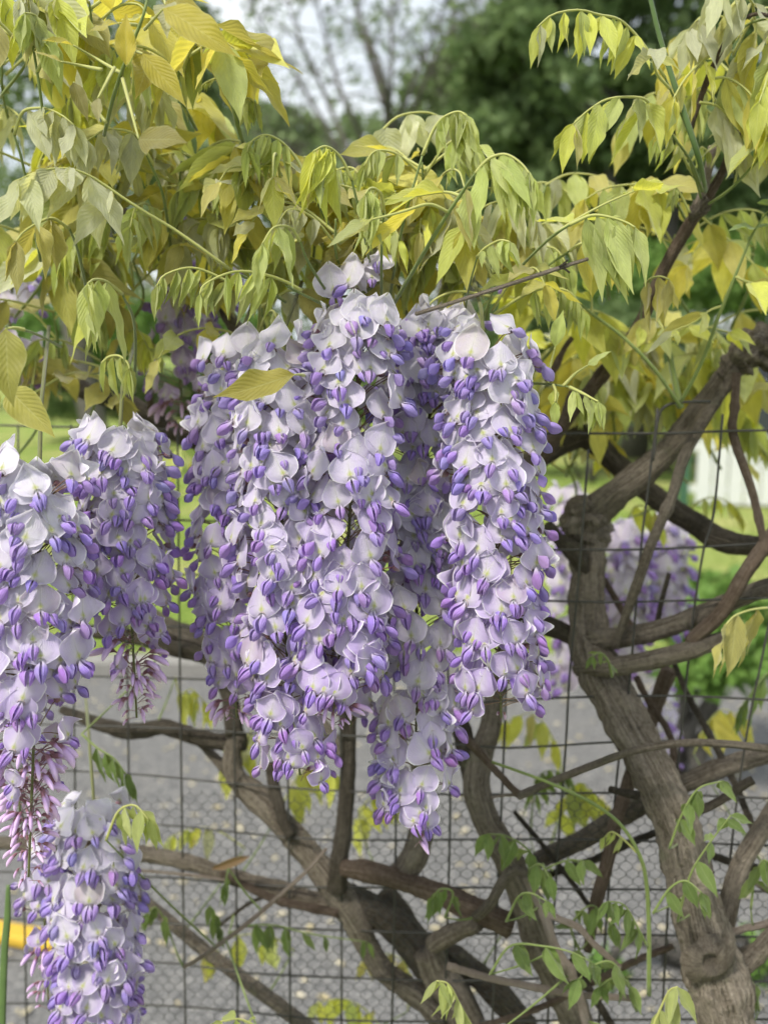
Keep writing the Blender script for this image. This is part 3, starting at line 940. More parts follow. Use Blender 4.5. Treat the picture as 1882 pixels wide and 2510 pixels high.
# wood behind the flowers, left part
branch('branch', [(-60, 880, 18, .86), (60, 900, 20, .86), (160, 936, 23, .86), (236, 969, 23, .86), (338, 999, 22, .87), (464, 1075, 24, .88), (640, 1140, 26, .89), (900, 1150, 27, .89), (1150, 1150, 26, .88), (1330, 1125, 24, .86)], M_BARKD)
branch('branch', [(355, 850, 8, .82), (359, 868, 8, .82), (364, 930, 8, .83), (370, 1000, 9, .86)], M_BARKR)
branch('branch', [(300, 515, 13, .78), (344, 561, 16, .78), (430, 630, 17, .79), (520, 720, 18, .80), (600, 860, 20, .83), (640, 1130, 20, .88)], M_BARK)
branch('branch', [(300, 1440, 22, .90), (321, 1463, 26, .90), (380, 1522, 28, .90), (443, 1552, 27, .90), (527, 1580, 26, .90), (620, 1640, 26, .91), (760, 1760, 26, .92), (850, 1860, 24, .90)], M_BARK)
branch('branch', [(180, 1540, 15, .90), (253, 1552, 18, .895), (338, 1562, 20, .89), (422, 1588, 21, .885), (519, 1618, 21, .885), (560, 1700, 22, .885), (576, 1800, 24, .885)], M_BARKD)
branch('branch', [(150, 1740, 10, .93), (218, 1765, 16, .92), (290, 1790, 20, .91), (344, 1793, 21, .905), (401, 1782, 20, .90), (487, 1808, 21, .895), (550, 1819, 22, .89), (600, 1822, 22, .885)], M_BARKD)
branch('branch', [(480, 1815, 8, .91), (520, 1850, 12, .905), (560, 1895, 15, .90), (590, 1925, 17, .90)], M_BARK)
branch('branch', [(578, 1800, 20, .885), (570, 1860, 25, .885), (578, 1905, 30, .885), (619, 1945, 35, .885), (682, 2008, 36, .88), (745, 2078, 36, .875), (790, 2135, 36, .87), (828, 2190, 42, .865), (872, 2260, 38, .86),
                  (900, 2320, 32, .86), (943, 2383, 31, .86), (1006, 2430, 32, .855), (1070, 2480, 34, .85), (1130, 2560, 36, .85)], M_BARK, lump=.18)
branch('branch', [(660, 1870, 12, .87), (672, 1930, 16, .868), (690, 2000, 16, .862), (712, 2050, 14, .86)], M_BARKD)
branch('branch', [(857, 1650, 18, .85), (855, 1736, 20, .85), (853, 1879, 20, .848), (843, 2022, 22, .845), (832, 2110, 24, .845), (826, 2180, 28, .85)], M_BARKD, lump=.08)
branch('branch', [(-80, 2062, 16, .93), (80, 2072, 18, .92), (240, 2082, 19, .91), (372, 2097, 20, .90), (450, 2112, 20, .895), (515, 2131, 19, .89), (601, 2160, 21, .885), (687, 2182, 22, .88), (760, 2205, 24, .875), (830, 2215, 24, .87)], M_BARK)
branch('twig', [(330, 2134, 4, .90), (372, 2137, 4, .895), (487, 2148, 4.5, .885), (570, 2160, 5, .88)], M_TWIG)
branch('branch', [(540, 2140, 7, .87), (578, 2160, 9, .87), (659, 2200, 10, .865), (716, 2217, 10, .86), (790, 2232, 11, .855), (830, 2240, 11, .85)], M_BARKR, knots=3)
branch('twig', [(450, 2372, 5, .80), (498, 2343, 6, .80), (601, 2268, 6, .81), (687, 2194, 6, .82), (756, 2131, 5, .83), (800, 2080, 4, .84)], M_TWIG)
branch('twig', [(540, 2268, 4, .87), (600, 2222, 5, .868), (650, 2196, 5, .866)], M_BARKD)
branch('branch', [(330, 2190, 12, .92), (372, 2223, 14, .92), (447, 2286, 16, .915), (544, 2362, 17, .91), (630, 2425, 18, .905), (739, 2509, 19, .90), (820, 2580, 19, .90)], M_BARK, lump=.09)
# tangle of old stems at the centre and right
branch('branch', [(1250, 1560, 24, .83), (1225, 1640, 26, .83), (1211, 1700, 27, .825), (1203, 1782, 29, .82), (1178, 1850, 34, .815), (1165, 1925, 38, .81), (1188, 2006, 38, .805), (1234, 2086, 40, .80), (1270, 2166, 42, .80), (1300, 2252, 44, .80), (1340, 2350, 46, .80), (1400, 2480, 48, .80), (1440, 2580, 48, .80)], M_BARK, lump=.18, groove=.04)
branch('branch', [(1100, 1700, 26, .84), (1130, 1790, 28, .83), (1150, 1860, 32, .82), (1166, 1930, 30, .815)], M_BARKD)
branch('branch', [(1030, 1850, 30, .85), (1040, 1930, 32, .845), (1039, 1985, 34, .84), (1030, 2055, 36, .835), (1008, 2115, 38, .835), (975, 2150, 34, .84)], M_BARK, lump=.1)
branch('branch', [(840, 2125, 22, .84), (880, 2132, 30, .835), (922, 2142, 30, .83), (1006, 2168, 28, .825), (1070, 2189, 30, .82), (1124, 2214, 34, .815), (1180, 2238, 36, .81), (1250, 2270, 34, .81)], M_BARKR, lump=.25)
branch('branch', [(830, 2190, 34, .87), (870, 2215, 44, .87), (930, 2240, 46, .87), (990, 2290, 46, .865), (1040, 2350, 48, .86), (1085, 2410, 50, .855), (1130, 2480, 52, .85), (1170, 2570, 54, .85)], M_BARKD, lump=.2)
branch('branch', [(940, 2190, 32, .88), (985, 2250, 34, .88), (1040, 2320, 34, .88), (1110, 2350, 34, .87), (1200, 2420, 36, .86), (1290, 2520, 38, .86)], M_BARKD)
branch('branch', [(1060, 2320, 24, .82), (1085, 2300, 28, .815), (1130, 2280, 26, .81), (1170, 2262, 24, .80)], M_BARK)
branch('branch', [(1050, 2330, 40, .84), (1070, 2383, 44, .84), (1110, 2440, 46, .835), (1150, 2520, 46, .83), (1180, 2600, 46, .83)], M_BARK)
branch('branch', [(1165, 2250, 13, .76), (1200, 2218, 14, .75), (1230, 2165, 14, .745), (1262, 2134, 14, .74), (1290, 2142, 13, .735), (1302, 2170, 12, .73)], M_BARK, lump=.08)
branch('twig', [(1292, 2150, 14, .732), (1302, 2176, 13, .73), (1332, 2235, 12, .725), (1355, 2310, 12, .72), (1400, 2390, 12, .715), (1422, 2450, 12, .712), (1440, 2520, 12, .71), (1455, 2580, 11, .71)], M_TWIG, lump=.12, knots=7)
branch('twig', [(1332, 2232, 8, .725), (1362, 2250, 9, .722), (1418, 2275, 8, .72), (1450, 2310, 8, .718), (1481, 2338, 7.5, .716), (1524, 2376, 6, .715)], M_TWIG, lump=.12, knots=5)
branch('twig', [(1096, 2368, 10, .76), (1140, 2382, 9, .76), (1217, 2402, 9, .757), (1389, 2436, 8, .75), (1480, 2444, 8, .745), (1555, 2448, 8, .74)], M_TWIG, lump=.1, knots=4)
branch('twig', [(1110, 1775, 8, .74), (1137, 1805, 9, .738), (1205, 1879, 9, .735), (1250, 1928, 9, .732), (1274, 1951, 11, .73)], M_BARKR, knots=2)
branch('branch', [(1268, 1952, 11, .73), (1290, 1944, 11, .73), (1332, 1925, 10, .728), (1446, 1879, 10, .71), (1561, 1839, 10, .69), (1676, 1822, 10, .685), (1780, 1824, 10, .685), (1900, 1838, 10, .69)], M_BARK, lump=.07)
branch('twig', [(1205, 1955, 3.5, .74), (1240, 1950, 4, .735), (1272, 1950, 4, .732)], M_TWIG)
branch('branch', [(1300, 2120, 18, .83), (1332, 2103, 22, .83), (1418, 2063, 26, .82), (1504, 2012, 27, .81), (1580, 1970, 27, .80), (1670, 1925, 26, .79), (1762, 1885, 25, .785), (1882, 1848, 24, .78), (1980, 1825, 24, .78)], M_BARK, lump=.1)
branch('branch', [(1550, 1880, 15, .775), (1538, 1925, 18, .775), (1509, 2017, 18, .77), (1492, 2097, 18, .77), (1464, 2201, 17, .77), (1450, 2270, 15, .775), (1440, 2330, 12, .78)], M_BARKR, lump=.08)
branch('branch', [(1650, 1620, 7, .79), (1682, 1696, 8, .79), (1756, 1834, 9, .785), (1802, 1925, 9, .78), (1825, 1980, 9, .775), (1850, 2044, 9, .77)], M_BARKD, knots=2)
branch('branch', [(1560, 1660, 9, .80), (1590, 1720, 9, .80), (1640, 1800, 9, .80), (1660, 1900, 9, .80)], M_BARKR)
branch('branch', [(1640, 1640, 22, .82), (1610, 1720, 20, .83), (1590, 1790, 18, .83), (1575, 1860, 18, .82)], M_BARKR)
branch('branch', [(1930, 1930, 24, .76), (1885, 2006, 24, .76), (1848, 2063, 25, .757), (1808, 2138, 25, .753), (1785, 2224, 25, .75), (1773, 2300, 22, .745), (1762, 2370, 20, .74)], M_BARK, lump=.08)
branch('twig', [(1806, 2100, 8, .75), (1840, 2150, 9, .75), (1870, 2175, 9, .75), (1910, 2200, 9, .75)], M_BARK)
branch('branch', [(1760, 2420, 30, .71), (1791, 2385, 28, .715), (1836, 2358, 27, .72), (1882, 2308, 26, .72), (1950, 2240, 26, .72)], M_BARK, lump=.1)
branch('twig', [(1765, 2292, 10, .72), (1800, 2283, 9, .725), (1882, 2264, 9, .73), (1950, 2240, 8, .73)], M_TWIG, knots=2)
branch('twig', [(1780, 2345, 7, .75), (1830, 2325, 7, .755), (1900, 2300, 7, .76)], M_BARK)
branch('stub', [(1660, 2005, 9, .73), (1720, 1985, 10, .728), (1780, 1955, 11, .725), (1812, 1930, 12, .722), (1846, 1912, 11, .72)], M_BARKD, lump=.2, knots=3)
branch('stub', [(1560, 1950, 12, .73), (1520, 1942, 10, .722), (1495, 1934, 8, .718)], M_BARKD, lump=.2)
branch('branch', [(1260, 1990, 6, .81), (1320, 2060, 7, .81), (1400, 2160, 7, .80), (1470, 2260, 6, .79)], M_BARKD)
branch('branch', [(1100, 2540, 8, .80), (1300, 2480, 8, .79), (1450, 2410, 9, .785), (1560, 2355, 9, .78), (1650, 2320, 8, .78)], M_BARKR)
branch('branch', [(1400, 2350, 9, .78), (1440, 2420, 10, .775), (1490, 2500, 10, .77), (1530, 2570, 10, .77)], M_BARKD)
branch('branch', [(1330, 2150, 9, .83), (1450, 2110, 10, .82), (1560, 2060, 10, .81), (1640, 2030, 9, .80)], M_BARKD)
branch('branch', [(1700, 2080, 8, .78), (1780, 2110, 10, .785), (1880, 2135, 11, .79), (1950, 2150, 11, .79)], M_BARKD)
branch('branch', [(1340, 935, 9, .76), (1360, 900, 8, .755), (1385, 850, 7, .75), (1402, 828, 6.5, .75)], M_BARKR, lump=.12, knots=3)
branch('branch', [(1375, 1050, 10, .80), (1390, 1000, 12, .80), (1405, 960, 11, .80)], M_BARKR, lump=.25)
branch('branch', [(1480, 1420, 8, .84), (1520, 1490, 9, .84), (1560, 1560, 9, .83)], M_BARKR)
branch('branch', [(1640, 1405, 6, .79), (1620, 1480, 7, .79), (1605, 1560, 7, .79)], M_BARKD)

# dry fibres and a withered leaf caught in the fork
def dry_leaf(px, py, d, L, w, ang, label):
    c = P(px, py, d); s = d / F_PX
    def fn(u, v):
        a = (u - .5) * 2
        ww = w * s * math.sin(math.pi * min(max(v, .02), .98)) ** .7
        x_, y_ = v * L * s, a * ww
        q = RGT * (x_ * math.cos(ang) - y_ * math.sin(ang)) + UPV * (x_ * math.sin(ang) + y_ * math.cos(ang))
        return c + q - FWD * (abs(a) ** 1.6 * w * s * .6 + math.sin(v * 5) * .002)
    v, f, uv = grid_geo(6, 10, fn)
    o = place('dry_leaf', mesh('dry_leaf', v, f, uv, M_LEAF), color=(.26, .17, .09))
    tag(o, label, 'dry leaf')


dry_leaf(520, 2128, .855, 95, 11, .30, 'small curled brown dead leaf resting on the lower grey branch')

# green blade standing up through the right-hand shoots
def blade(label, pts, name='grass_blade'):
    q = [(*P(x_, y_, d_), .72 * r_ / F_PX * d_) for x_, y_, r_, d_ in pts]
    sp = spline(q, 22)
    v, f, uv = tube_geo([s[:3] for s in sp], [max(s[3], .0004) for s in sp], 8, squash=.45)
    o = place(name, mesh(name, v, f, uv, M_BLADE))
    return tag(o, label, 'grass blade')


blade('tall bright green blade crossing the upper sky of dark leaves', [(1585, -60, 5, .60), (1595, 0, 8, .60), (1624, 115, 9, .605), (1670, 258, 11, .61), (1712, 385, 10, .62), (1730, 470, 7, .66)])
blade('thick green blade rising beside the lowest flower cluster', [(20, 2170, 7, .70), (18, 2250, 12, .70), (10, 2350, 13, .70), (2, 2560, 15, .70)])

# ------------------------------------------------------------------ wisteria flowers
MM = 0.001


def banner_mesh(fold, curl, wv, seed, wide=1.0, top=1.0):
    r = random.Random(seed)
    point = r.uniform(.1, 1.0)
    asym = r.uniform(-.12, .12)
    prof = [(0, .20), (.05, .52), (.14, .82), (.28, .96), (.40, .99), (.47, lerp(1.0, 1.05, point)), (.54, lerp(.97, .90, point)), (.63, lerp(.89, .70, point)), (.74, lerp(.72, .48, point)), (.86, lerp(.45, .25, point)), (.94, lerp(.22, .12, point)), (1, .03)]
    p1, p2 = r.uniform(0, 6.28), r.uniform(0, 6.28)

    def fn(u, v):
        a = (u - .5) * 2
        hw = interp(prof, v) * 12.6 * wide
        x = a * hw * (1 + asym * a)
        z = v * 20.5 * top - 2.2 * abs(a) * max(0, 1 - v * 2.2) + 1.4 * math.sin(p1 + 3 * a) * v * (abs(a) ** 2) * wv
        y = -fold * (abs(a) ** 1.35) * hw * 0.62                      # sides swept back from the midline
        y += -2.6 * math.sin(v * math.pi * .5) * v + 1.1 * math.exp(-((v - .12) / .12) ** 2) * (1 - abs(a))
        y += wv * 1.5 * math.sin(p2 + 7 * v) * abs(a) ** 3 * hw / 10
        e = max(0.0, (abs(a) - .66) / .34)
        y += curl * 4.2 * e ** 1.5 * (0.35 + v) * (1 + .5 * wv * math.sin(p1 + 9 * v))                         # rim turned towards the front
        x *= 1 - .12 * abs(curl) * e
        tv = max(0.0, (v - .72) / .28)
        y += curl * 2.4 * tv ** 1.5
        return (x * MM, y * MM, z * MM)
    v, f, uv = grid_geo(14, 12, fn)
    return mesh('banner_petal', v, f, uv, M_BANNER)


def wing_mesh(side, seed, slim=1.0, open_=0.0):
    r = random.Random(seed)
    ang = math.radians(-56 + r.uniform(-6, 6))
    A = Vector((0, math.cos(ang), math.sin(ang)))
    B = Vector((0, -math.sin(ang), math.cos(ang)))
    ln = 13.8 * r.uniform(.95, 1.06)
    prof = [(0, .16), (.14, .22), (.26, .48), (.42, .86), (.56, 1.0), (.70, .95), (.84, .70), (.93, .42), (1, .06)]

    def fn(u, v):
        s = (u - .5) * 2
        hw = interp(prof, v) * 4.4 * slim
        bulge = (0.45 + (3.2 + open_ * 1.5) * slim * math.sin(math.pi * v ** .85) * (1 - s * s) ** .6 * (1 - .22 * math.sin(math.pi * (s + 1)) ) + open_ * v * 2.2)
        # the lower edges close under the keel, the upper edges touch near the tip
        q = A * (v * ln) + B * (s * hw * (1.0 if s < 0 else .82) + .9 - 1.2 * v * v + .5 * math.sin(6 * v + seed) * max(0, s))
        flare = .7 * max(0, s - .6) * math.sin(math.pi * v)
        return ((bulge + flare) * side * MM, q.y * MM, q.z * MM)
    v, f, uv = grid_geo(8, 9, fn)
    if side < 0:
        f = [q[::-1] for q in f]
    return mesh('wing_petal', v, f, uv, M_WING)


def stalk_mesh(length, seed, bell=1.0):
    """pedicel from the flower stem plus the bell-shaped calyx"""
    r = random.Random(seed)
    ped = [(0, -length, -length * .18), (jit(1.0), -length * .6, -length * .02), (0, -length * .25, 1.2), (0, -4.2 * bell, .9)]
    sp = spline([tuple(c * MM for c in p) for p in ped], 7)
    v, f, uv = tube_geo(sp, [.00042] * 8, 5)
    uv = [(u_, .7 * (i // 5) / 7) for i, (u_, _) in enumerate(uv)]
    cal = [(0, -4.4, .9), (0, -3.6, .8), (0, -2.2, .4), (0, -.6, 0), (0, .6, -.3)]
    v2, f2, uv2 = tube_geo([tuple(c * MM * bell for c in p) for p in cal], [x * MM * bell for x in (.6, 1.7, 2.4, 2.6, 2.5)], 9, cap=False)
    uv2 = [(u_, .72 + .28 * (i // 9) / 4) for i, (u_, _) in enumerate(uv2)]
    g = merge((v, f, uv), (v2, f2, uv2))
    return mesh('calyx', *g, mat=M_CALYX)


def bud_mesh(length, seed, plump=1.0, pl=14.0):
    """closed pea bud with its own pedicel"""
    r = random.Random(seed)
    pts = [(0, -pl, -1.0), (0, -pl * .5, .3), (0, -.5, .5), (0, 0, .3), (0, length * .12, 0), (0, length * .3, -length * .12), (0, length * .5, -length * .28), (0, length * .68, -length * .48), (0, length * .8, -length * .66), (0, length * .88, -length * .84), (0, length * .9, -length * .93)]
    rad = [.4, .4, .45, .9, 1.9, 2.3, 2.5 * plump, 2.7 * plump, 2.3 * plump, 1.2, .15]
    v, f, uv = tube_geo([tuple(c * MM for c in p) for p in pts], [x * MM for x in rad], 9, squash=.72)
    uv = [(u_, 0.0 if (i // 9) < 3 else (i // 9 - 2) / 8) for i, (u_, _) in enumerate(uv)]
    return mesh('bud', v, f, uv, M_BUD)


BANNERS = [banner_mesh(.22, .9, 1.9, 31, 1.02), banner_mesh(.3, .7, 2.2, 32, .98, 1.04), banner_mesh(.18, .55, .8, 1), banner_mesh(.34, .75, 1.0, 2), banner_mesh(.08, .35, 1.2, 3, 1.05), banner_mesh(.28, -.35, 1.1, 4), banner_mesh(.45, .6, .9, 5, .98, 1.05),
           banner_mesh(.15, .85, 1.3, 6, 1.04), banner_mesh(.25, .5, 1.4, 7, 1.0, .92), banner_mesh(.38, .2, .8, 8, 1.08)]
BANNERS_YOUNG = [banner_mesh(.75, .25, .8, 11, .92), banner_mesh(.95, .1, .7, 12, .9, 1.05), banner_mesh(.62, .5, 1.0, 13, .94)]
WINGS = [(wing_mesh(-1, 20 + i, 1.0, o), wing_mesh(1, 20 + i, 1.0, o)) for i, o in enumerate((0, .15, .35, 0))]
STALKS = {L: [stalk_mesh(L, L * 3 + i) for i in range(2)] for L in (12, 16, 20, 24, 28, 33, 38)}
BUDS = [bud_mesh(14, 1, .95), bud_mesh(13, 2, .85), bud_mesh(15, 3, 1.05), bud_mesh(10, 4, .75), bud_mesh(8, 5, .6)]


def flower_cluster(label, axis, d, r_px, n, size=0.86, bud_from=0.9, young_from=0.72, faded=0.0, whiteness=0.0, seed=1, stalk_from=None, back=0.35, taper=0.72, gap=0.0, t0=0.0):
    """a hanging raceme. axis: (px, py[, depth]) from the top to the tip; r_px: half-width of the cluster in photo pixels"""
    rs = random.Random(seed)
    q = [tuple(P(p[0], p[1], p[2] if len(p) > 2 else d)) for p in axis]
    N = 40
    sp = [Vector(x) for x in spline(q, N)]
    top = sp[0]
    t = thing('flower_cluster', label, 'flower cluster', top, 'hanging wisteria flower clusters')
    stem_pts = [Vector(P(p[0], p[1], p[2])) for p in (stalk_from or [])] + sp
    v, f, uv = tube_geo([p - top for p in stem_pts], [lerp(.0014, .0007, i / (len(stem_pts) - 1)) for i in range(len(stem_pts))], 7)
    place('flower_stem', mesh('flower_stem', v, f, uv, M_FSTEM), t)
    R = r_px / F_PX * d
    ga = math.radians(137.5)
    ang = rs.uniform(0, 6.28)
    ph0 = rs.random()
    for i in range(n):
        u = (i + rs.uniform(-.35, .35)) / n
        u = min(max(u, 0), 1)
        tt = t0 + (1 - t0) * u ** 0.93
        ang += ga + rs.uniform(-.25, .25)
        O = Vector((math.sin(ang), -math.cos(ang), 0))
        if i % 5 != 4 and tt < bud_from:
            # the bunch hangs out into the light: four flowers in five turn to the open side, evenly spread
            a2 = lerp(-1.45, 1.45, (i * 0.6180339 + ph0) % 1.0) + rs.uniform(-.12, .12)
            O = Vector((math.sin(a2), -math.cos(a2), 0))
        elif tt < bud_from:
            a2 = math.pi + rs.uniform(-1.5, 1.5)
            O = Vector((math.sin(a2), -math.cos(a2), 0))
        k = tt * N
        i0 = min(int(k), N - 1)
        c = sp[i0].lerp(sp[i0 + 1], k - i0)
        rr = R * (1.0 if tt < .55 else lerp(1.0, taper, (tt - .55) / .45)) * (lerp(.95, 1, min(tt / .08, 1)))
        if tt > bud_from and not (tt < bud_from + .45 * (1 - bud_from) and rs.random() < .38):
            # closed buds
            e = (tt - bud_from) / max(1 - bud_from, .01)
            for rep in range(3 if e < .55 else 2 if e < .85 else 1):
                sc = size * lerp(1.0, .45, e) * rs.uniform(.8, 1.1)
                o2 = Matrix.Rotation(rs.uniform(-.9, .9), 3, 'Z') @ O
                dist = 14 * MM * sc
                X = o2.cross(Vector((0, 0, 1)))
                tilt = math.radians(rs.uniform(-25, 45))
                o2 = o2.normalized()
                m = Matrix((X, o2, Vector((0, 0, 1)))).transposed().to_4x4()
                m = m @ Matrix.Rotation(tilt, 4, 'X')
                loc = c + o2 * dist - top + Vector((0, 0, rs.uniform(-.006, .006)))
                col = lerp3((.56, .38, .70), (.50, .30, .50), e)
                if faded: col = lerp3(col, (.36, .22, .30), faded)
                place('bud', BUDS[rs.randrange(5) if e > .4 else rs.randrange(3)], t, color=col, mat=Matrix.Translation(loc) @ m @ Matrix.Scale(sc, 4))
            continue
        young = tt > young_from
        small = tt > bud_from
        sc = size * rs.uniform(.86, 1.10) * (lerp(1.0, .82, (tt - young_from) / max(bud_from - young_from, .01)) if young else 1.0)
        sc *= .8 if small else 1
        want = max(rr - 9.5 * MM * sc, 9 * MM) / sc / MM * rs.uniform(.82, 1.12)
        L = min(STALKS, key=lambda x: abs(x - want))
        yaw = rs.uniform(-.42, .42)
        pitch = math.radians(rs.uniform(-6, 20) + lerp(16, -4, tt))
        roll = rs.uniform(-.42, .42)
        X = O.cross(Vector((0, 0, 1)))
        m = Matrix((X, O, Vector((0, 0, 1)))).transposed().to_4x4()
        m = m @ Matrix.Rotation(yaw, 4, 'Z') @ Matrix.Rotation(pitch, 4, 'X') @ Matrix.Rotation(roll, 4, 'Y')
        root = m.to_3x3() @ Vector((0, -L, -L * .18)) * MM * sc
        loc = c - root - top + Vector((0, 0, rs.uniform(-.004, .004)))
        fl = place('flower', STALKS[L][rs.randrange(2)], t, mat=Matrix.Translation(loc) @ m @ Matrix.Scale(sc, 4))
        a = min(1, tt / max(bud_from, .3))
        bc = lerp3((.74, .715, .785), (.54, .42, .71), max(0, a ** 1.1 - whiteness))
        wc = lerp3((.41, .31, .67), (.36, .20, .58), a)
        g = rs.uniform(.9, 1.06)
        bc = tuple(min(x * g, .86) for x in bc); wc = tuple(x * rs.uniform(.85, 1.12) for x in wc)
        if faded:
            bc = lerp3(bc, (.42, .30, .40), faded); wc = lerp3(wc, (.30, .17, .34), faded)
        if rs.random() < .04: bc = lerp3(bc, (.50, .38, .30), rs.uniform(.2, .5))
        bset = BANNERS_YOUNG if young and rs.random() < .55 else BANNERS
        bm2 = Matrix.Rotation(math.radians(rs.uniform(-10, 16)), 4, 'X') @ Matrix.Rotation(rs.uniform(-.1, .1), 4, 'Y') @ Matrix.Scale(rs.uniform(1.0, 1.1), 4)
        place('banner_petal', bset[rs.randrange(len(bset))], fl, color=bc, mat=bm2)
        wi = rs.randrange(len(WINGS))
        wm = Matrix.Rotation(math.radians(rs.uniform(-14, 16)), 4, 'X') @ Matrix.Rotation(rs.uniform(-.25, .25), 4, 'Z') @ Matrix.Scale(rs.uniform(.88, 1.05), 4)
        place('wing_petal', WINGS[wi][0], fl, color=wc, mat=wm)
        place('wing_petal', WINGS[wi][1], fl, color=tuple(x * rs.uniform(.92, 1.08) for x in wc), mat=wm)
    return t


flower_cluster('large central flower cluster with white tops and a bare budding tip, tallest of the bunch', [(880, 850), (872, 1020), (855, 1300), (838, 1540), (815, 1760)], .575, 212, 166, seed=11, bud_from=.955, young_from=.86,
               stalk_from=[(905, 560, .68), (885, 680, .62)])
flower_cluster('full flower cluster hanging beside the brown trunk at the outer flank of the bunch', [(1190, 905), (1200, 1120), (1218, 1400), (1228, 1760)], .565, 172, 174, seed=22, bud_from=.985, young_from=.86, stalk_from=[(1150, 640, .66), (1180, 760, .60)])
flower_cluster('flower cluster ending lowest of the bunch with pale greyish petals and one pink bud', [(1010, 900), (1015, 1300), (1022, 1650), (1012, 2040)], .625, 165, 166, seed=33, bud_from=.985, young_from=.9, whiteness=.35, stalk_from=[(960, 640, .70), (1000, 780, .66)])
flower_cluster('narrower flower cluster behind the single golden leaf facing the lawn gap', [(590, 920), (570, 1130), (560, 1400), (580, 1760)], .635, 128, 132, seed=44, bud_from=.955, young_from=.80, stalk_from=[(640, 690, .72), (600, 790, .66)])
flower_cluster('flower cluster overlapping the golden leaf and ending in deep purple wings', [(690, 920), (690, 1220), (700, 1560), (735, 1900)], .585, 165, 166, seed=55, bud_from=.985, young_from=.82, stalk_from=[(740, 690, .68), (700, 800, .62)])
flower_cluster('small white flower cluster peeking above the central bunch between the leaves', [(930, 690), (880, 720), (800, 730)], .60, 50, 6, seed=66, bud_from=1.1, young_from=1.1, whiteness=.6, back=.4)
flower_cluster('white topped flower cluster filling the gap between the two biggest clusters', [(1090, 850), (1060, 940), (1045, 1200), (1060, 1500)], .62, 130, 104, seed=77, bud_from=1.1, young_from=.9, whiteness=.2)
flower_cluster('shaded flower cluster deep inside the bunch behind the central ones', [(800, 930), (790, 1200), (800, 1500), (860, 1780)], .68, 130, 60, seed=211, bud_from=1.1, young_from=.7)
flower_cluster('shaded violet flower cluster tucked behind the outer flank cluster', [(1130, 980), (1130, 1250), (1130, 1560)], .69, 120, 44, seed=222, bud_from=1.1, young_from=.5)
# left-hand bunch
flower_cluster('broad pale flower cluster with a long pink budding tail beside the maroon budded one', [(95, 1225), (95, 1430), (85, 1750), (70, 2150)], .535, 196, 190, seed=88, bud_from=.73, young_from=.58, whiteness=.25, stalk_from=[(120, 800, .70), (100, 1000, .60)])
flower_cluster('flower cluster with bare stem and drooping maroon buds beside the lawn gap', [(290, 1130), (305, 1280), (320, 1480), (335, 1760)], .595, 150, 141, seed=99, bud_from=.78, young_from=.58, stalk_from=[(330, 840, .70), (300, 950, .63)])
flower_cluster('lower long flower cluster hanging near the asphalt under the pink budding tail', [(235, 2040), (240, 2220), (245, 2400), (235, 2660)], .70, 146, 161, seed=111, bud_from=1.1, young_from=.75, size=.92, stalk_from=[(210, 1700, .80), (225, 1900, .73)])
flower_cluster('slender pinkish flower cluster beside the yellow wheel stop', [(130, 2080), (110, 2250), (120, 2480)], .71, 80, 36, seed=122, bud_from=.62, young_from=.3, size=.9)
flower_cluster('deeper purple flower cluster behind the long pink budding tail', [(60, 1560), (40, 1750), (50, 2020)], .63, 110, 48, seed=233, bud_from=.62, young_from=.2)
# faded ones behind
flower_cluster('faded mauve flower cluster hanging behind the leaves above the lawn gap', [(455, 760), (440, 880), (450, 1060)], .78, 108, 44, seed=133, bud_from=.75, young_from=.0, faded=.6, size=1.0)
flower_cluster('pale greyish flower cluster behind the fence wires next to the trunk', [(1390, 1240), (1395, 1450), (1400, 1690)], 1.12, 74, 46, seed=144, bud_from=1.1, young_from=.9, whiteness=.6, faded=.3, size=1.3)
flower_cluster('pale greyish flower cluster behind the diagonal vine stem', [(1520, 1330), (1525, 1480), (1530, 1660)], 1.15, 84, 50, seed=155, bud_from=1.1, young_from=.9, whiteness=.6, faded=.3, size=1.3)
flower_cluster('pale greyish flower cluster next to the low bright green plant', [(1630, 1320), (1635, 1420), (1640, 1580)], 1.18, 76, 40, seed=166, bud_from=1.1, young_from=.9, whiteness=.5, faded=.3, size=1.3)
flower_cluster('purple flower cluster low behind the forked trunk', [(1620, 1700), (1625, 1800), (1630, 1920)], 1.2, 50, 18, seed=177, bud_from=.9, young_from=.4)
flower_cluster('greyish flower cluster half hidden behind the left golden leaves', [(30, 700), (25, 850), (40, 980)], .80, 100, 22, seed=188, bud_from=1.1, young_from=.9, whiteness=.2, faded=.25)
flower_cluster('white flower cluster half hidden behind leaves near the grey slanting branch', [(500, 540), (520, 640), (540, 760)], .80, 80, 20, seed=199, bud_from=1.1, young_from=.9, whiteness=.4)
flower_cluster('small white flower cluster under the dry thorny twig', [(1300, 640), (1290, 720), (1280, 800)], .80, 70, 12, seed=201, bud_from=1.1, young_from=1.1, whiteness=.6)


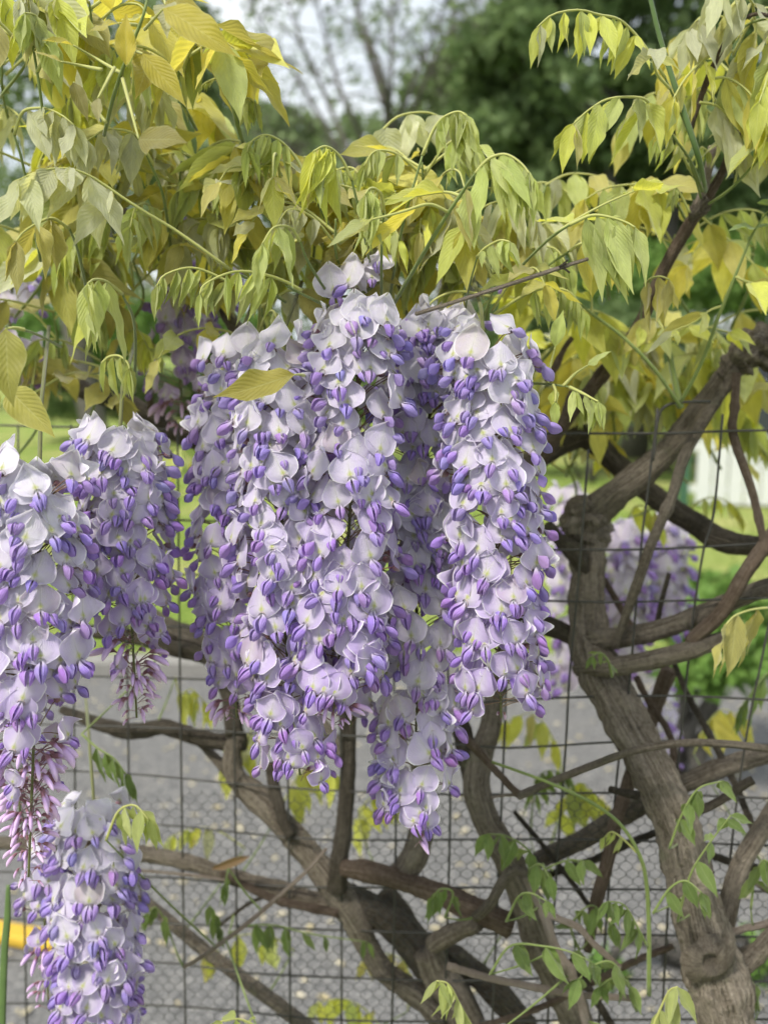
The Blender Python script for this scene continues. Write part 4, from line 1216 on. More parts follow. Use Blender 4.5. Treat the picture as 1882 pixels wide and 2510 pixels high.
# ------------------------------------------------------------------ wisteria leaves
def leaflet_mesh(seed, fold, bend, wave, tip=.2):
    r = random.Random(seed)
    prof = [(0, .03), (.035, .05), (.06, .30), (.13, .66), (.24, .93), (.36, 1.0), (.50, .93), (.64, .72), (.76, .45), (.85, .24), (.93, .10), (1, .01)]
    p1, p2, p3 = (r.uniform(0, 6.28) for _ in range(3))
    sway = r.uniform(-.07, .07)

    def fn(u, v):
        a = (u - .5) * 2
        hw = .5 * interp(prof, v)
        x = a * hw * (1 - .15 * fold) + sway * 2.2 * math.sin(v * 2.6) * v
        z = fold * abs(a) * hw * .8
        z += wave * (.10 * math.sin(p1 + 8 * v + 1.2 * a) + .07 * math.sin(p2 + 15 * v)) * abs(a) ** 1.5 * hw * 2
        z += .035 * math.sin(math.pi * abs(a)) * hw * 2 * math.sin(11 * v * 2 * math.pi)*.25
        bz = -bend * v * v
        return (x, v - .18 * bend * v * v, z + bz + .02 * math.sin(p3 + 5 * v) * v)
    v, f, uv = grid_geo(8, 14, fn)
    return mesh('leaflet', v, f, uv, M_LEAF)


LFT = [leaflet_mesh(i, fo, be, wa) for i, (fo, be, wa) in enumerate([(.25, .10, .6), (.45, .18, .9), (.12, .06, 1.0), (.6, .22, .8), (.3, -.08, 1.2), (.2, .28, .7), (.5, .05, 1.1), (.08, .14, .8)])]
LFT_YOUNG = [leaflet_mesh(20 + i, fo, be, wa) for i, (fo, be, wa) in enumerate([(.9, .12, .6), (1.2, .2, .9), (.75, .05, 1.0), (1.0, .28, .7)])]
KIND = {
    'gold': ((.66, .60, .12), (.60, .59, .14)),
    'yel': ((.62, .64, .12), (.54, .60, .13)),
    'pale': ((.52, .55, .32), (.58, .60, .43)),
    'olive': ((.45, .42, .13), (.50, .47, .16)),
    'green': ((.14, .22, .05), (.20, .28, .08)),
    'young': ((.42, .50, .14), (.50, .55, .22)),
    'mix': None,
}


def pick(kind, rs):
    if kind == 'mix':
        kind = rs.choice(('gold', 'gold', 'yel', 'yel', 'pale', 'pale', 'olive', 'olive', 'young'))
    elif kind in ('gold', 'yel') and rs.random() < .42:
        kind = rs.choice(('pale', 'olive', 'young', 'young', 'yel'))
    a, b = KIND[kind]
    return lerp3(a, b, rs.random())


def leaflet(parent, base, D, N, L, w, col, rs, young=False):
    D = D.normalized()
    N = (N - N.dot(D) * D)
    N = N.normalized() if N.length > 1e-4 else D.orthogonal().normalized()
    X = D.cross(N)
    m = Matrix((X * (L * w), D * L, N * (L * (w + .25) * .8))).transposed().to_4x4()
    m = Matrix.Translation(base - Vector(parent['_o'])) @ m
    src = LFT_YOUNG if young else LFT
    return place('leaflet', src[rs.randrange(len(src))], parent, color=col, mat=m)


def compound_leaf(shoot, pts, n, L, w, hang, kind, seed, s0=.3, young=False, r0=.0011, tipscale=.7, spread=1.0, terminal=True):
    """pts: world points of the rachis from its base to its tip; L leaflet length in metres"""
    rs = random.Random(seed)
    N = 18
    sp = [Vector(p) for p in spline([tuple(p) for p in pts], N)]
    org = Vector(shoot['_o'])
    v, f, uv = tube_geo([p - org for p in sp], [lerp(r0, r0 * .45, i / N) for i in range(N + 1)], 6)
    lf = place('leaf', mesh('rachis', v, f, uv, M_GREEN if kind == 'green' else M_RACHIS), shoot)
    lf['_o'] = list(org)
    UP = Vector((0, 0, 1))
    for i in range(n):
        t = lerp(s0, .97, i / max(n - 1, 1)) + rs.uniform(-.015, .015)
        k = min(t * N, N - .001); i0 = int(k)
        c = sp[i0].lerp(sp[i0 + 1], k - i0)
        T = (sp[i0 + 1] - sp[i0]).normalized()
        Sd = T.cross(UP)
        Sd = Sd.normalized() if Sd.length > .15 else Vector((rs.uniform(-1, 1), rs.uniform(-1, 1), 0)).normalized()
        sz = L * (lerp(1.0, tipscale, max(0, t - .5) * 2) if t > .5 else lerp(.85, 1.0, t * 2)) * rs.uniform(.86, 1.1)
        for sg in (-1, 1):
            if rs.random() < .06: continue
            h = min(max(hang + rs.uniform(-.16, .12), 0), 1)
            D = Sd * sg * (1 - h) * spread + Vector((0, 0, -1)) * h + T * (.30 + rs.uniform(-.15, .3)) * (1 - .5 * h) + Vector((rs.uniform(-.26, .26), rs.uniform(-.24, .24), rs.uniform(-.05, .2)))
            Nn = UP * (1 - h) + Sd * sg * (.35 + h) + Vector((rs.uniform(-.75, .75), rs.uniform(-.7, .4), rs.uniform(-.2, .35)))
            leaflet(lf, c, D, Nn, sz * rs.uniform(.82, 1.12), w * rs.uniform(.85, 1.15), pick(kind, rs), rs, young)
    if terminal:
        T = (sp[-1] - sp[-2]).normalized()
        leaflet(lf, sp[-1], T * (1 - hang * .7) + Vector((0, 0, -hang)), UP + Vector((0, -.6, 0)), L * tipscale * 1.05, w, pick(kind, rs), rs, young)
    return lf


SHOOTS = 0


def shoot(label, stem, group, mat=None, r=4.0):
    """a leafy shoot: stem (px,py,depth) from the old wood up"""
    q = [p if isinstance(p, Vector) else P(*p) for p in stem]
    o = thing('leafy_shoot', label, 'leafy shoot', q[0], group)
    o['_o'] = list(q[0])
    sp = [Vector(x) for x in spline([tuple(x) for x in q], max(8, 5 * len(q)))]
    rr = r / F_PX * (q[0] - CAM).dot(FWD)
    v, f, uv = tube_geo([p - q[0] for p in sp], [lerp(rr, rr * .6, i / (len(sp) - 1)) for i in range(len(sp))], 7, .1, 200)
    place('stem', mesh('stem', v, f, uv, mat or M_GREEN), o)
    return o


def LP(sh, px_pts, d, n, Lpx, w, hang, kind, seed, **kw):
    """compound leaf traced by picture points; d one depth or a (base, tip) pair"""
    d0, d1 = d if isinstance(d, tuple) else (d, d)
    m = len(px_pts) - 1
    pts = [P(x_, y_, lerp(d0, d1, i / m)) for i, (x_, y_) in enumerate(px_pts)]
    return compound_leaf(sh, pts, n, Lpx / F_PX * (d0 + d1) / 2, w, hang, kind, seed, **kw)


GT = 'leafy wisteria shoots above the flowers'
GR = 'leafy wisteria shoots around the upright branch'
GB = 'leafy wisteria shoots low in the fence'

# --- traced shoots, top left
s = shoot('shoot with silvery green leaflets hanging in a row above the pale arching leaf', [(100, 640, .62), (60, 420, .58), (35, 330, .57)], GT)
LP(s, [(35, 330), (54, 275), (90, 264), (123, 268), (155, 284), (184, 308)], (.57, .55), 5, 140, .38, .88, 'pale', 301, s0=.28)
s = shoot('shoot with broad pale quilted leaflets beside the silvery hanging row', [(420, 620, .68), (400, 480, .62), (360, 380, .60)], GT)
LP(s, [(375, 400), (345, 345), (318, 322), (275, 315), (253, 318), (212, 345)], (.60, .56), 4, 145, .44, .88, 'pale', 302, s0=.35)
s = shoot('long arching shoot whose two big silver leaflets face the viewer', [(700, 740, .60), (640, 700, .58), (564, 660, .56)], GT)
LP(s, [(564, 660), (506, 617), (423, 559), (362, 523), (300, 483), (231, 436), (184, 416), (145, 412), (98, 418), (47, 440)], (.56, .50), 7, 185, .40, .66, 'pale', 303, s0=.5)
s = shoot('shoot with dangling olive leaflets at the picture edge under the silver ones', [(210, 700, .62), (190, 610, .57), (170, 560, .55)], GT)
LP(s, [(170, 560), (130, 535), (95, 545), (58, 568), (40, 590)], (.55, .51), 4, 180, .36, .93, 'olive', 304, s0=.3)
s = shoot('shoot ending in a downward claw of soft green leaflets over the dark branch', [(330, 960, .70), (330, 800, .60), (300, 720, .54)], GT)
LP(s, [(300, 720), (262, 690), (232, 684), (215, 694)], (.54, .50), 4, 215, .29, .97, 'young', 305, s0=.35)
s = shoot('small drooping claw of narrow green leaflets next to the faded mauve cluster', [(250, 960, .72), (245, 910, .64), (250, 890, .60)], GT, r=3)
LP(s, [(250, 890), (268, 874), (292, 872), (312, 888), (318, 905)], (.60, .59), 5, 120, .2, .97, 'young', 306, s0=.15, young=True)
s = shoot('two arched sprays of narrow fresh leaflets above the faded cluster', [(860, 780, .62), (760, 730, .57), (700, 700, .55)], GT)
LP(s, [(640, 735), (600, 705), (560, 690), (521, 671), (481, 657), (445, 658), (401, 675), (385, 700)], (.56, .53), 7, 120, .24, .93, 'young', 307, s0=.3, young=True)
LP(s, [(740, 712), (700, 690), (652, 673), (594, 664), (547, 673), (500, 698), (490, 720)], (.555, .52), 7, 118, .23, .93, 'young', 308, s0=.3, young=True)
s = shoot('shoot with one hanging deep veined green leaflet over white petals', [(830, 760, .62), (760, 650, .56), (735, 590, .54)], GT)
LP(s, [(735, 590), (715, 560), (690, 553), (666, 561), (643, 597)], (.54, .51), 4, 180, .29, .95, 'young', 309, s0=.4)
s = shoot('arched shoot with a fringe of narrow pale leaflets before the soft wood', [(880, 700, .66), (800, 540, .60), (760, 452, .58)], GT)
LP(s, [(760, 452), (731, 395), (702, 358), (674, 337), (645, 330), (614, 348), (606, 372)], (.58, .56), 7, 120, .24, .93, 'young', 310, s0=.35, young=True)
s = shoot('shoot topped by a tight hanging bundle of yellow green leaflets', [(920, 720, .64), (890, 560, .56), (862, 440, .54)], GT)
LP(s, [(862, 440), (840, 392), (816, 366), (793, 358), (768, 370)], (.54, .52), 5, 205, .24, .97, 'yel', 311, s0=.45, young=True)
s = shoot('shoot topped by a dark tight tassel of narrow green leaflets', [(935, 760, .62), (935, 620, .55), (940, 520, .53)], GT)
LP(s, [(940, 520), (935, 480), (920, 462), (905, 462), (895, 475)], (.53, .51), 6, 165, .18, .98, 'young', 312, s0=.4, young=True)
s = shoot('arched shoot carrying round silvery leaflets seen against the far wood', [(880, 640, .76), (890, 460, .68), (905, 360, .66)], GT)
LP(s, [(905, 360), (934, 322), (977, 284), (1039, 274), (1079, 286), (1110, 310)], .66, 4, 115, .58, .9, 'pale', 313, s0=.25)
s = shoot('upright shoot with a curled crest of small grey green leaflets', [(950, 760, .66), (985, 560, .56), (1035, 380, .54)], GT)
LP(s, [(1035, 380), (1060, 322), (1081, 292), (1108, 276), (1130, 274), (1147, 290)], (.54, .53), 6, 128, .30, .93, 'young', 314, s0=.4, young=True)
s = shoot('straight green shoot bending over with long olive leaflets hanging like fingers', [(965, 745, .60), (1073, 562, .53), (1140, 460, .51), (1165, 425, .50)], GT, r=5)
LP(s, [(1165, 425), (1180, 405), (1203, 385), (1235, 377), (1262, 388), (1285, 408), (1296, 425)], (.50, .49), 7, 178, .27, .95, 'young', 315, s0=.2)
LP(s, [(1100, 520), (1050, 500), (980, 520), (900, 540)], (.52, .50), 2, 170, .38, .25, 'gold', 316, s0=.5)
LP(s, [(1130, 480), (1090, 470), (1020, 480)], (.52, .54), 2, 160, .34, .3, 'yel', 317, s0=.5)
s = shoot('curled spray of small grey green leaflets above the dry twig', [(1140, 760, .62), (1150, 700, .58), (1169, 630, .56)], GT, r=3)
LP(s, [(1169, 630), (1187, 609), (1211, 594), (1229, 588), (1250, 592)], (.56, .54), 5, 95, .28, .75, 'young', 318, s0=.2)
s = shoot('slanting shoot with drooping long leaflets before the bright shrub', [(1240, 690, .62), (1340, 590, .56), (1395, 551, .54)], GR)
LP(s, [(1395, 551), (1446, 528), (1487, 530), (1531, 543), (1557, 557)], (.54, .53), 6, 205, .25, .95, 'young', 319, s0=.2)
LP(s, [(1340, 590), (1400, 545), (1480, 500), (1560, 465)], (.56, .58), 2, 210, .38, .2, 'yel', 320, s0=.35)
s = shoot('slanting shoot with golden hanging leaflets under the long drooping ones', [(1300, 690, .66), (1325, 663, .62), (1395, 615, .60)], GR)
LP(s, [(1395, 615), (1422, 597), (1464, 590), (1500, 600)], (.60, .59), 3, 165, .36, .95, 'gold', 321, s0=.4)
# --- top right
s = shoot('arched shoot with a comb of slim yellow green leaflets before the dark tree', [(1735, 470, .68), (1690, 330, .63), (1630, 190, .60)], GR)
LP(s, [(1630, 190), (1578, 109), (1538, 63), (1509, 43), (1469, 35), (1418, 23), (1355, 34), (1316, 66)], (.60, .56), 10, 135, .27, .93, 'yel', 322, s0=.2, young=False)
LP(s, [(1640, 215), (1610, 180), (1600, 140), (1605, 120)], (.60, .57), 1, 115, .55, .6, 'pale', 323, s0=.7)
s = shoot('arched shoot with bright lime leaflets hanging before the dark tree', [(1725, 480, .68), (1693, 396, .64), (1636, 316, .61)], GR)
LP(s, [(1636, 316), (1595, 258), (1567, 238), (1492, 241), (1441, 270), (1404, 304)], (.61, .57), 6, 165, .33, .86, 'yel', 324, s0=.25)
s = shoot('cluster of small unfolding leaves at the cut stub', [(1722, 500, .68), (1705, 440, .66), (1690, 400, .65)], GR, r=3)
LP(s, [(1700, 430), (1680, 395), (1650, 330), (1620, 320), (1600, 340)], (.66, .63), 4, 90, .3, .9, 'young', 325, s0=.4, young=True)
LP(s, [(1690, 520), (1670, 480), (1655, 460), (1650, 480)], (.66, .65), 4, 60, .2, .95, 'young', 326, s0=.5, young=True)
LP(s, [(1720, 420), (1715, 380), (1720, 360), (1735, 370)], (.67, .66), 4, 55, .22, .9, 'young', 327, s0=.4, young=True)
s = shoot('curving shoot heavy with golden leaves at the upper corner', [(1790, 110, .64), (1830, 60, .63), (1900, 40, .62)], GR)
for i, (pp, kd, L_) in enumerate([([(1768, 120), (1720, 150), (1680, 190), (1650, 240)], 'gold', 165), ([(1802, 63), (1770, 40), (1720, 40), (1690, 70)], 'pale', 165),
                                  ([(1848, 34), (1850, 80), (1820, 150), (1800, 210)], 'gold', 170), ([(1882, 36), (1900, 100), (1880, 190), (1860, 250)], 'yel', 160),
                                  ([(1733, 195), (1780, 190), (1830, 220), (1870, 280)], 'gold', 165), ([(1715, 250), (1760, 260), (1790, 300), (1800, 330)], 'pale', 140),
                                  ([(1848, 34), (1840, 0), (1800, -30), (1760, -20)], 'pale', 160)]):
    LP(s, pp, (.63, .60 + .02 * (i % 3)), 4, L_, .33, .82, kd, 330 + i, s0=.3)
s = shoot('shoot with yellow leaves hanging over the right picture edge beside the cut branch', [(1700, 520, .69), (1780, 470, .66), (1850, 400, .64), (1900, 340, .63)], GR)
LP(s, [(1850, 400), (1880, 340), (1900, 300), (1890, 290)], (.64, .62), 3, 190, .32, .85, 'yel', 341, s0=.4)
LP(s, [(1800, 450), (1815, 380), (1820, 300), (1830, 240)], (.66, .64), 4, 130, .36, .7, 'pale', 342, s0=.4)
s = shoot('row of broad golden leaflets hanging along a stem below the cut stub', [(1690, 560, .72), (1660, 500, .70), (1640, 470, .70)], GR)
LP(s, [(1640, 470), (1600, 455), (1540, 452), (1480, 462), (1430, 490)], (.70, .68), 5, 175, .40, .85, 'gold', 343, s0=.15)
s = shoot('greyish leaf with golden hanging leaflets before the gap in the dark tree', [(1310, 620, .76), (1320, 520, .74), (1337, 453, .74)], GR)
LP(s, [(1337, 453), (1389, 427), (1446, 427), (1490, 440)], .74, 4, 125, .42, .8, 'gold', 344, s0=.2)
s = shoot('golden leaflets hanging from a thin stem right of the brown branch', [(1690, 580, .76), (1720, 530, .75), (1745, 545, .75)], GR, r=3)
LP(s, [(1722, 532), (1760, 565), (1810, 610), (1860, 660), (1910, 720)], .75, 4, 150, .46, .85, 'gold', 345, s0=.1)
s = shoot('dark green thin shoot with fresh green leaves leaning to the picture edge', [(1668, 985, .72), (1720, 886, .70), (1763, 770, .68), (1801, 677, .67), (1844, 572, .66)], GR, r=5)
LP(s, [(1835, 590), (1855, 555), (1880, 520), (1895, 500)], (.66, .64), 2, 105, .36, .4, 'green', 346, s0=.3)
LP(s, [(1801, 677), (1830, 690), (1870, 700), (1910, 720)], (.67, .66), 2, 140, .42, .4, 'yel', 347, s0=.4)
LP(s, [(1770, 750), (1740, 760), (1700, 790), (1650, 810)], (.68, .67), 2, 130, .26, .3, 'yel', 348, s0=.4)
s = shoot('short leaf with three dull olive leaflets hanging before the brown branch', [(1570, 780, .70), (1575, 720, .66), (1580, 695, .64)], GR, r=3)
LP(s, [(1580, 695), (1595, 682), (1618, 677), (1640, 684)], (.64, .62), 3, 145, .33, .97, 'olive', 349, s0=.2, terminal=False)
s = shoot('thin green shoot slanting down to the forked green stem with small lime leaves', [(1670, 1000, .73), (1600, 900, .72), (1520, 820, .72), (1440, 760, .72), (1370, 690, .72)], GR, r=5)
LP(s, [(1450, 770), (1450, 740), (1450, 720)], .72, 1, 95, .6, .1, 'yel', 350, s0=.5)
LP(s, [(1400, 720), (1380, 700), (1360, 705)], .72, 2, 80, .45, .5, 'yel', 351, s0=.5)
s = shoot('thick forked green stem rising from the bent branch with lime leaves', [(1668, 1000, .735), (1655, 940, .735), (1640, 860, .73), (1635, 800, .73)], GR, r=9)
LP(s, [(1640, 850), (1620, 800), (1600, 780), (1570, 800)], .73, 3, 120, .42, .6, 'yel', 352, s0=.3)
LP(s, [(1640, 830), (1680, 800), (1730, 800), (1790, 815)], .725, 2, 120, .38, .35, 'yel', 353, s0=.4)
s = shoot('pale shoot with a fan of small serrated green leaflets beside the flower flank', [(1250, 938, .60), (1341, 941, .57), (1402, 949, .55)], GR, r=3.5)
LP(s, [(1395, 948), (1430, 965), (1450, 976), (1466, 984)], (.55, .54), 4, 105, .30, .9, 'young', 354, s0=.1, young=False)
LP(s, [(1341, 941), (1348, 900), (1360, 850)], (.57, .57), 0, 130, .42, 0, 'young', 355)
LP(s, [(1380, 946), (1410, 915), (1440, 895)], (.555, .55), 0, 90, .45, 0, 'young', 356)
LP(s, [(1355, 943), (1362, 960), (1360, 985)], (.56, .555), 1, 95, .36, .9, 'yel', 357)
# --- single golden leaf lying over the flowers, and big leaves at the left edge
s = shoot('single broad golden olive leaf lying across the white flowers', [(760, 930, .60), (745, 920, .55), (725, 918, .525)], GT, r=3)
lf = LP(s, [(745, 920), (735, 918), (722, 918)], (.53, .515), 0, 1, .3, 0, 'olive', 358, terminal=False)
rs = random.Random(5)
b_, e_ = P(722, 918, .515), P(522, 975, .505)
leaflet(lf, b_, e_ - b_, Vector((.15, -1, .75)), (e_ - b_).length, .42, (.40, .36, .07), rs)
s = shoot('large dull leaf hanging at the picture edge over the dark branch', [(150, 850, .60), (80, 815, .50), (13, 800, .47)], GT, r=3.5)
lf = LP(s, [(60, 808), (35, 803), (13, 806)], (.48, .47), 0, 1, .3, 0, 'olive', 359, terminal=False)
b_, e_ = P(13, 806, .47), P(32, 1000, .465)
leaflet(lf, b_, e_ - b_, Vector((.1, -1, .2)), (e_ - b_).length, .50, (.40, .39, .09), rs)
b_, e_ = P(20, 950, .52), P(130, 1075, .51)
leaflet(lf, b_, e_ - b_, Vector((-.3, -1, .5)), (e_ - b_).length, .48, (.42, .40, .09), rs)
s = shoot('tall green stem with big golden leaves overhead at the upper left', [(255, 330, .56), (280, 230, .52), (315, 130, .50), (350, 40, .49), (370, -40, .49)], GT, r=5)
for a in [((300, 190), (340, 340), (450, 345), .44, (.30, .27, .07), (.2, -1, .2)), ((280, 165), (240, 240), (240, 300), .42, (.36, .34, .16), (-.2, -1, .5)), ((320, 120), (350, 130), (455, 260), .36, (.50, .44, .05), (.2, -1, .3)),
          ((335, 60), (290, 55), (215, 70), .30, (.46, .41, .06), (0, -.8, 1)), ((320, 120), (310, 160), (310, 20), .40, (.52, .44, .05), (.1, -1, .1)), ((355, 70), (400, 20), (590, 110), .42, (.48, .42, .06), (.1, -1, .4)),
          ((395, -30), (420, -20), (500, 110), .42, (.44, .38, .06), (.3, -1, .3)), ((400, -20), (405, 10), (410, 80), .42, (.40, .40, .22), (.2, -1, 0)), ((260, 300), (180, 200), (215, 300), .4, (.26, .24, .07), (.2, -1, .2)),
          ((315, 130), (370, 130), (330, 230), .42, (.52, .45, .05), (.3, -1, .1)), ((300, 180), (180, 110), (100, 90), .36, (.46, .42, .08), (.0, -.8, .8)), ((250, 170), (150, 150), (80, 120), .34, (.44, .40, .1), (.1, -.7, .9))]:
    d_ = random.uniform(.46, .52)
    lf = compound_leaf(s, [P(*a[0], .51), P((a[0][0] + a[1][0]) / 2, (a[0][1] + a[1][1]) / 2, d_ + .01), P(*a[1], d_)], 0, .01, .3, 0, 'gold', 1, terminal=False)
    b_, e_ = P(*a[1], d_), P(*a[2], d_ - .01 + jit(.02))
    leaflet(lf, b_, e_ - b_, Vector(a[5]), (e_ - b_).length, a[3], a[4], rs)
s = shoot('three slender upright stems with drooping pale leaves at the upper left edge', [(105, 275, .56), (95, 200, .55), (80, 100, .55), (70, -20, .55)], GT)
LP(s, [(80, 100), (85, 30), (70, -10), (50, -5)], (.55, .53), 4, 150, .3, .95, 'pale', 371, s0=.5)
LP(s, [(90, 180), (120, 100), (90, 40), (60, 30)], (.55, .52), 5, 140, .32, .95, 'young', 372, s0=.5)
s = shoot('dark slim shoot tip with a curled frond against the sky', [(620, 400, .68), (590, 330, .62), (560, 220, .60), (535, 140, .60), (525, 85, .60)], GT, r=6)
LP(s, [(540, 190), (520, 195), (500, 205), (492, 215)], .60, 6, 26, .25, .6, 'young', 373, s0=.3, young=True)
LP(s, [(528, 100), (522, 90), (520, 78)], .60, 4, 28, .25, .3, 'young', 374, s0=.2, young=True)
LP(s, [(575, 265), (590, 245), (610, 240), (625, 250)], (.61, .60), 5, 95, .25, .97, 'young', 375, s0=.4, young=True)


# --- filling shoots: every one random within its own patch of the canopy
def fill(label, x, y, d, rad, nleaf, Lpx, kind, seed, group, n=3, hang=(.05, .8), up=(.1, .9), rl=(170, 300), stem_len=200, w=.40):
    rs = random.Random(seed)
    x1, y1 = x + rs.uniform(-.4, .4) * rad, y - rs.uniform(.0, .5) * rad
    s = shoot(label, [(x1 + rs.uniform(-60, 60), y1 + stem_len, d + .06), ((x + x1) / 2 + rs.uniform(-30, 30), y1 + stem_len * .5, d + .02), (x1, y1, d)], group)
    s0 = Vector(P(x1, y1, d)); sb = Vector(P((x + x1) / 2, y1 + stem_len * .5, d + .02))
    for i in range(nleaf):
        b = sb.lerp(s0, rs.uniform(.1, 1.05))
        az = (i + rs.uniform(-.3, .3)) / nleaf * 2 * math.pi + seed
        dirv = Vector((math.cos(az), math.sin(az) * .55 - .1, rs.uniform(*up))).normalized()
        ln = rs.uniform(*rl) / F_PX * d
        p1 = b + dirv * ln * .45
        p2 = p1 + (dirv + Vector((0, 0, -.5))).normalized() * ln * .32
        p3 = p2 + (dirv + Vector((0, 0, -1.5))).normalized() * ln * .25
        if rs.random() < .36:
            compound_leaf(s, [b, p1, p2, p3], 6, Lpx * .95 / F_PX * d, .25, rs.uniform(.8, .97), rs.choice(('young', 'young', 'pale', 'yel')), seed * 31 + i, s0=.35, young=rs.random() < .6)
            continue
        compound_leaf(s, [b, p1, p2, p3], n + rs.randint(-1, 1), Lpx * 1.22 / F_PX * d * rs.uniform(.85, 1.2), w, rs.uniform(*hang), kind, seed * 31 + i, s0=.3)


FILLS = [
    ('large leaved golden shoot in the very top left corner', 60, 60, .56, 90, 4, 190, 'mix', 51),
    ('large leaved golden shoot overhead before the pale sky gap', 420, 120, .58, 90, 4, 185, 'gold', 52),
    ('large leaved golden shoot between the slender upright stems and the tall stem', 210, 50, .57, 100, 4, 190, 'gold', 53),
    ('golden leafy shoot at the top left corner behind the drooping pale leaves', 40, 190, .66, 120, 4, 165, 'mix', 1),
    ('golden leafy shoot behind the three slender upright stems', 170, 130, .70, 120, 4, 165, 'mix', 2),
    ('golden leafy shoot behind the big overhead leaves', 330, 330, .66, 130, 5, 160, 'mix', 3),
    ('bright golden shoot near the dark slim shoot tip', 470, 400, .66, 120, 5, 150, 'gold', 4),
    ('yellow leafy shoot behind the silvery hanging row', 90, 420, .68, 120, 5, 160, 'mix', 5),
    ('yellow leafy shoot behind the quilted pale leaflets', 270, 480, .69, 130, 5, 160, 'gold', 6),
    ('golden shoot between the arching silver leaf and the fringe', 420, 520, .66, 130, 5, 150, 'gold', 7),
    ('olive leafy shoot behind the dangling olive leaflets', 110, 640, .70, 130, 5, 160, 'mix', 8),
    ('golden shoot above the grey slanting branch', 330, 660, .72, 120, 5, 150, 'gold', 9),
    ('mixed leafy shoot behind the arched sprays of narrow leaflets', 520, 600, .68, 120, 5, 150, 'mix', 10),
    ('golden shoot behind the fringe of narrow pale leaflets', 640, 470, .66, 110, 5, 150, 'gold', 12),
    ('golden shoot behind the hanging yellow green bundle', 760, 520, .66, 110, 5, 155, 'gold', 13),
    ('golden shoot behind the dark tight tassel', 900, 500, .65, 110, 5, 160, 'gold', 14),
    ('golden shoot beneath the curled grey green crest', 1010, 480, .64, 110, 5, 160, 'gold', 15),
    ('mixed shoot beneath the finger like olive leaflets', 1120, 560, .65, 110, 5, 150, 'mix', 16),
    ('olive shoot just above the white topped middle cluster', 1040, 650, .66, 100, 4, 140, 'olive', 17),
    ('mixed shoot behind the dry thorny twig', 1230, 660, .68, 100, 5, 150, 'mix', 18),
    ('olive shoot above the central white flowers', 780, 640, .67, 100, 4, 140, 'olive', 19),
    ('mixed shoot above the faded mauve cluster', 600, 640, .70, 110, 4, 140, 'mix', 20),
    ('dull leafy shoot in front of the dark horizontal branch', 160, 800, .74, 110, 4, 140, 'olive', 21),
    ('finely leaved shoot between the fringe and the hanging bundle', 700, 450, .60, 90, 4, 115, 'mix', 71),
    ('finely leaved shoot between the bundle and the tassel', 850, 560, .58, 80, 4, 115, 'mix', 72),
    ('finely leaved shoot behind the curled crest', 1050, 420, .62, 90, 4, 115, 'yel', 73),
    ('finely leaved shoot just above the outer flank cluster', 1190, 720, .60, 80, 4, 110, 'mix', 74),
    ('dark finely leaved shoot above the broad pale cluster', 80, 960, .74, 90, 4, 115, 'olive', 75),
    ('finely leaved shoot beside the faded mauve cluster', 260, 880, .76, 80, 4, 115, 'olive', 76),
    ('finely leaved shoot over the top of the golden leaf cluster', 620, 760, .66, 80, 4, 110, 'mix', 77),
    ('lime leafy shoot beside the dry twig end', 1330, 720, .74, 90, 4, 140, 'yel', 22),
]
for a in FILLS:
    fill(*a, GT)
FILLR = [
    ('golden leafy shoot hanging at the top right corner', 1830, 130, .70, 90, 5, 160, 'gold', 31),
    ('golden leafy shoot below the top right corner', 1790, 260, .72, 80, 4, 150, 'gold', 32),
    ('golden shoot before the bright green shrub', 1650, 600, .80, 80, 3, 130, 'gold', 33),
    ('golden shoot behind the drooping long leaflets', 1450, 560, .74, 90, 4, 150, 'gold', 34),
    ('golden leaves behind the forked green stem', 1560, 880, .88, 110, 5, 150, 'gold', 35),
    ('golden leaves behind the wire loop of the fence', 1660, 920, .90, 110, 5, 150, 'gold', 36),
    ('golden leaves above the trunk fork', 1480, 980, .90, 100, 4, 150, 'gold', 37),
    ('yellow leaves between the brown branch and the flower flank', 1420, 860, .88, 90, 4, 140, 'yel', 38),
    ('pale leaves beside the knobbly branch elbow', 1730, 830, .86, 80, 4, 130, 'mix', 39),
    ('golden leaves at the right edge above the elbow', 1850, 640, .80, 80, 3, 130, 'gold', 40),
    ('yellow leaves hanging behind the wires above the bent branch', 1500, 900, .94, 80, 4, 140, 'gold', 61),
    ('yellow leaves behind the bent branch below the forked stem', 1600, 990, .95, 80, 4, 135, 'gold', 62),
    ('yellow green leaves below the knobbly elbow', 1720, 960, .95, 70, 4, 125, 'yel', 63),
    ('golden leaves behind the small serrated fan', 1400, 990, .90, 70, 4, 130, 'gold', 64),
    ('golden leaves hanging below the dark crossing branch', 1390, 1130, .92, 80, 3, 120, 'gold', 41),
]
for a in FILLR:
    fill(*a, GR)

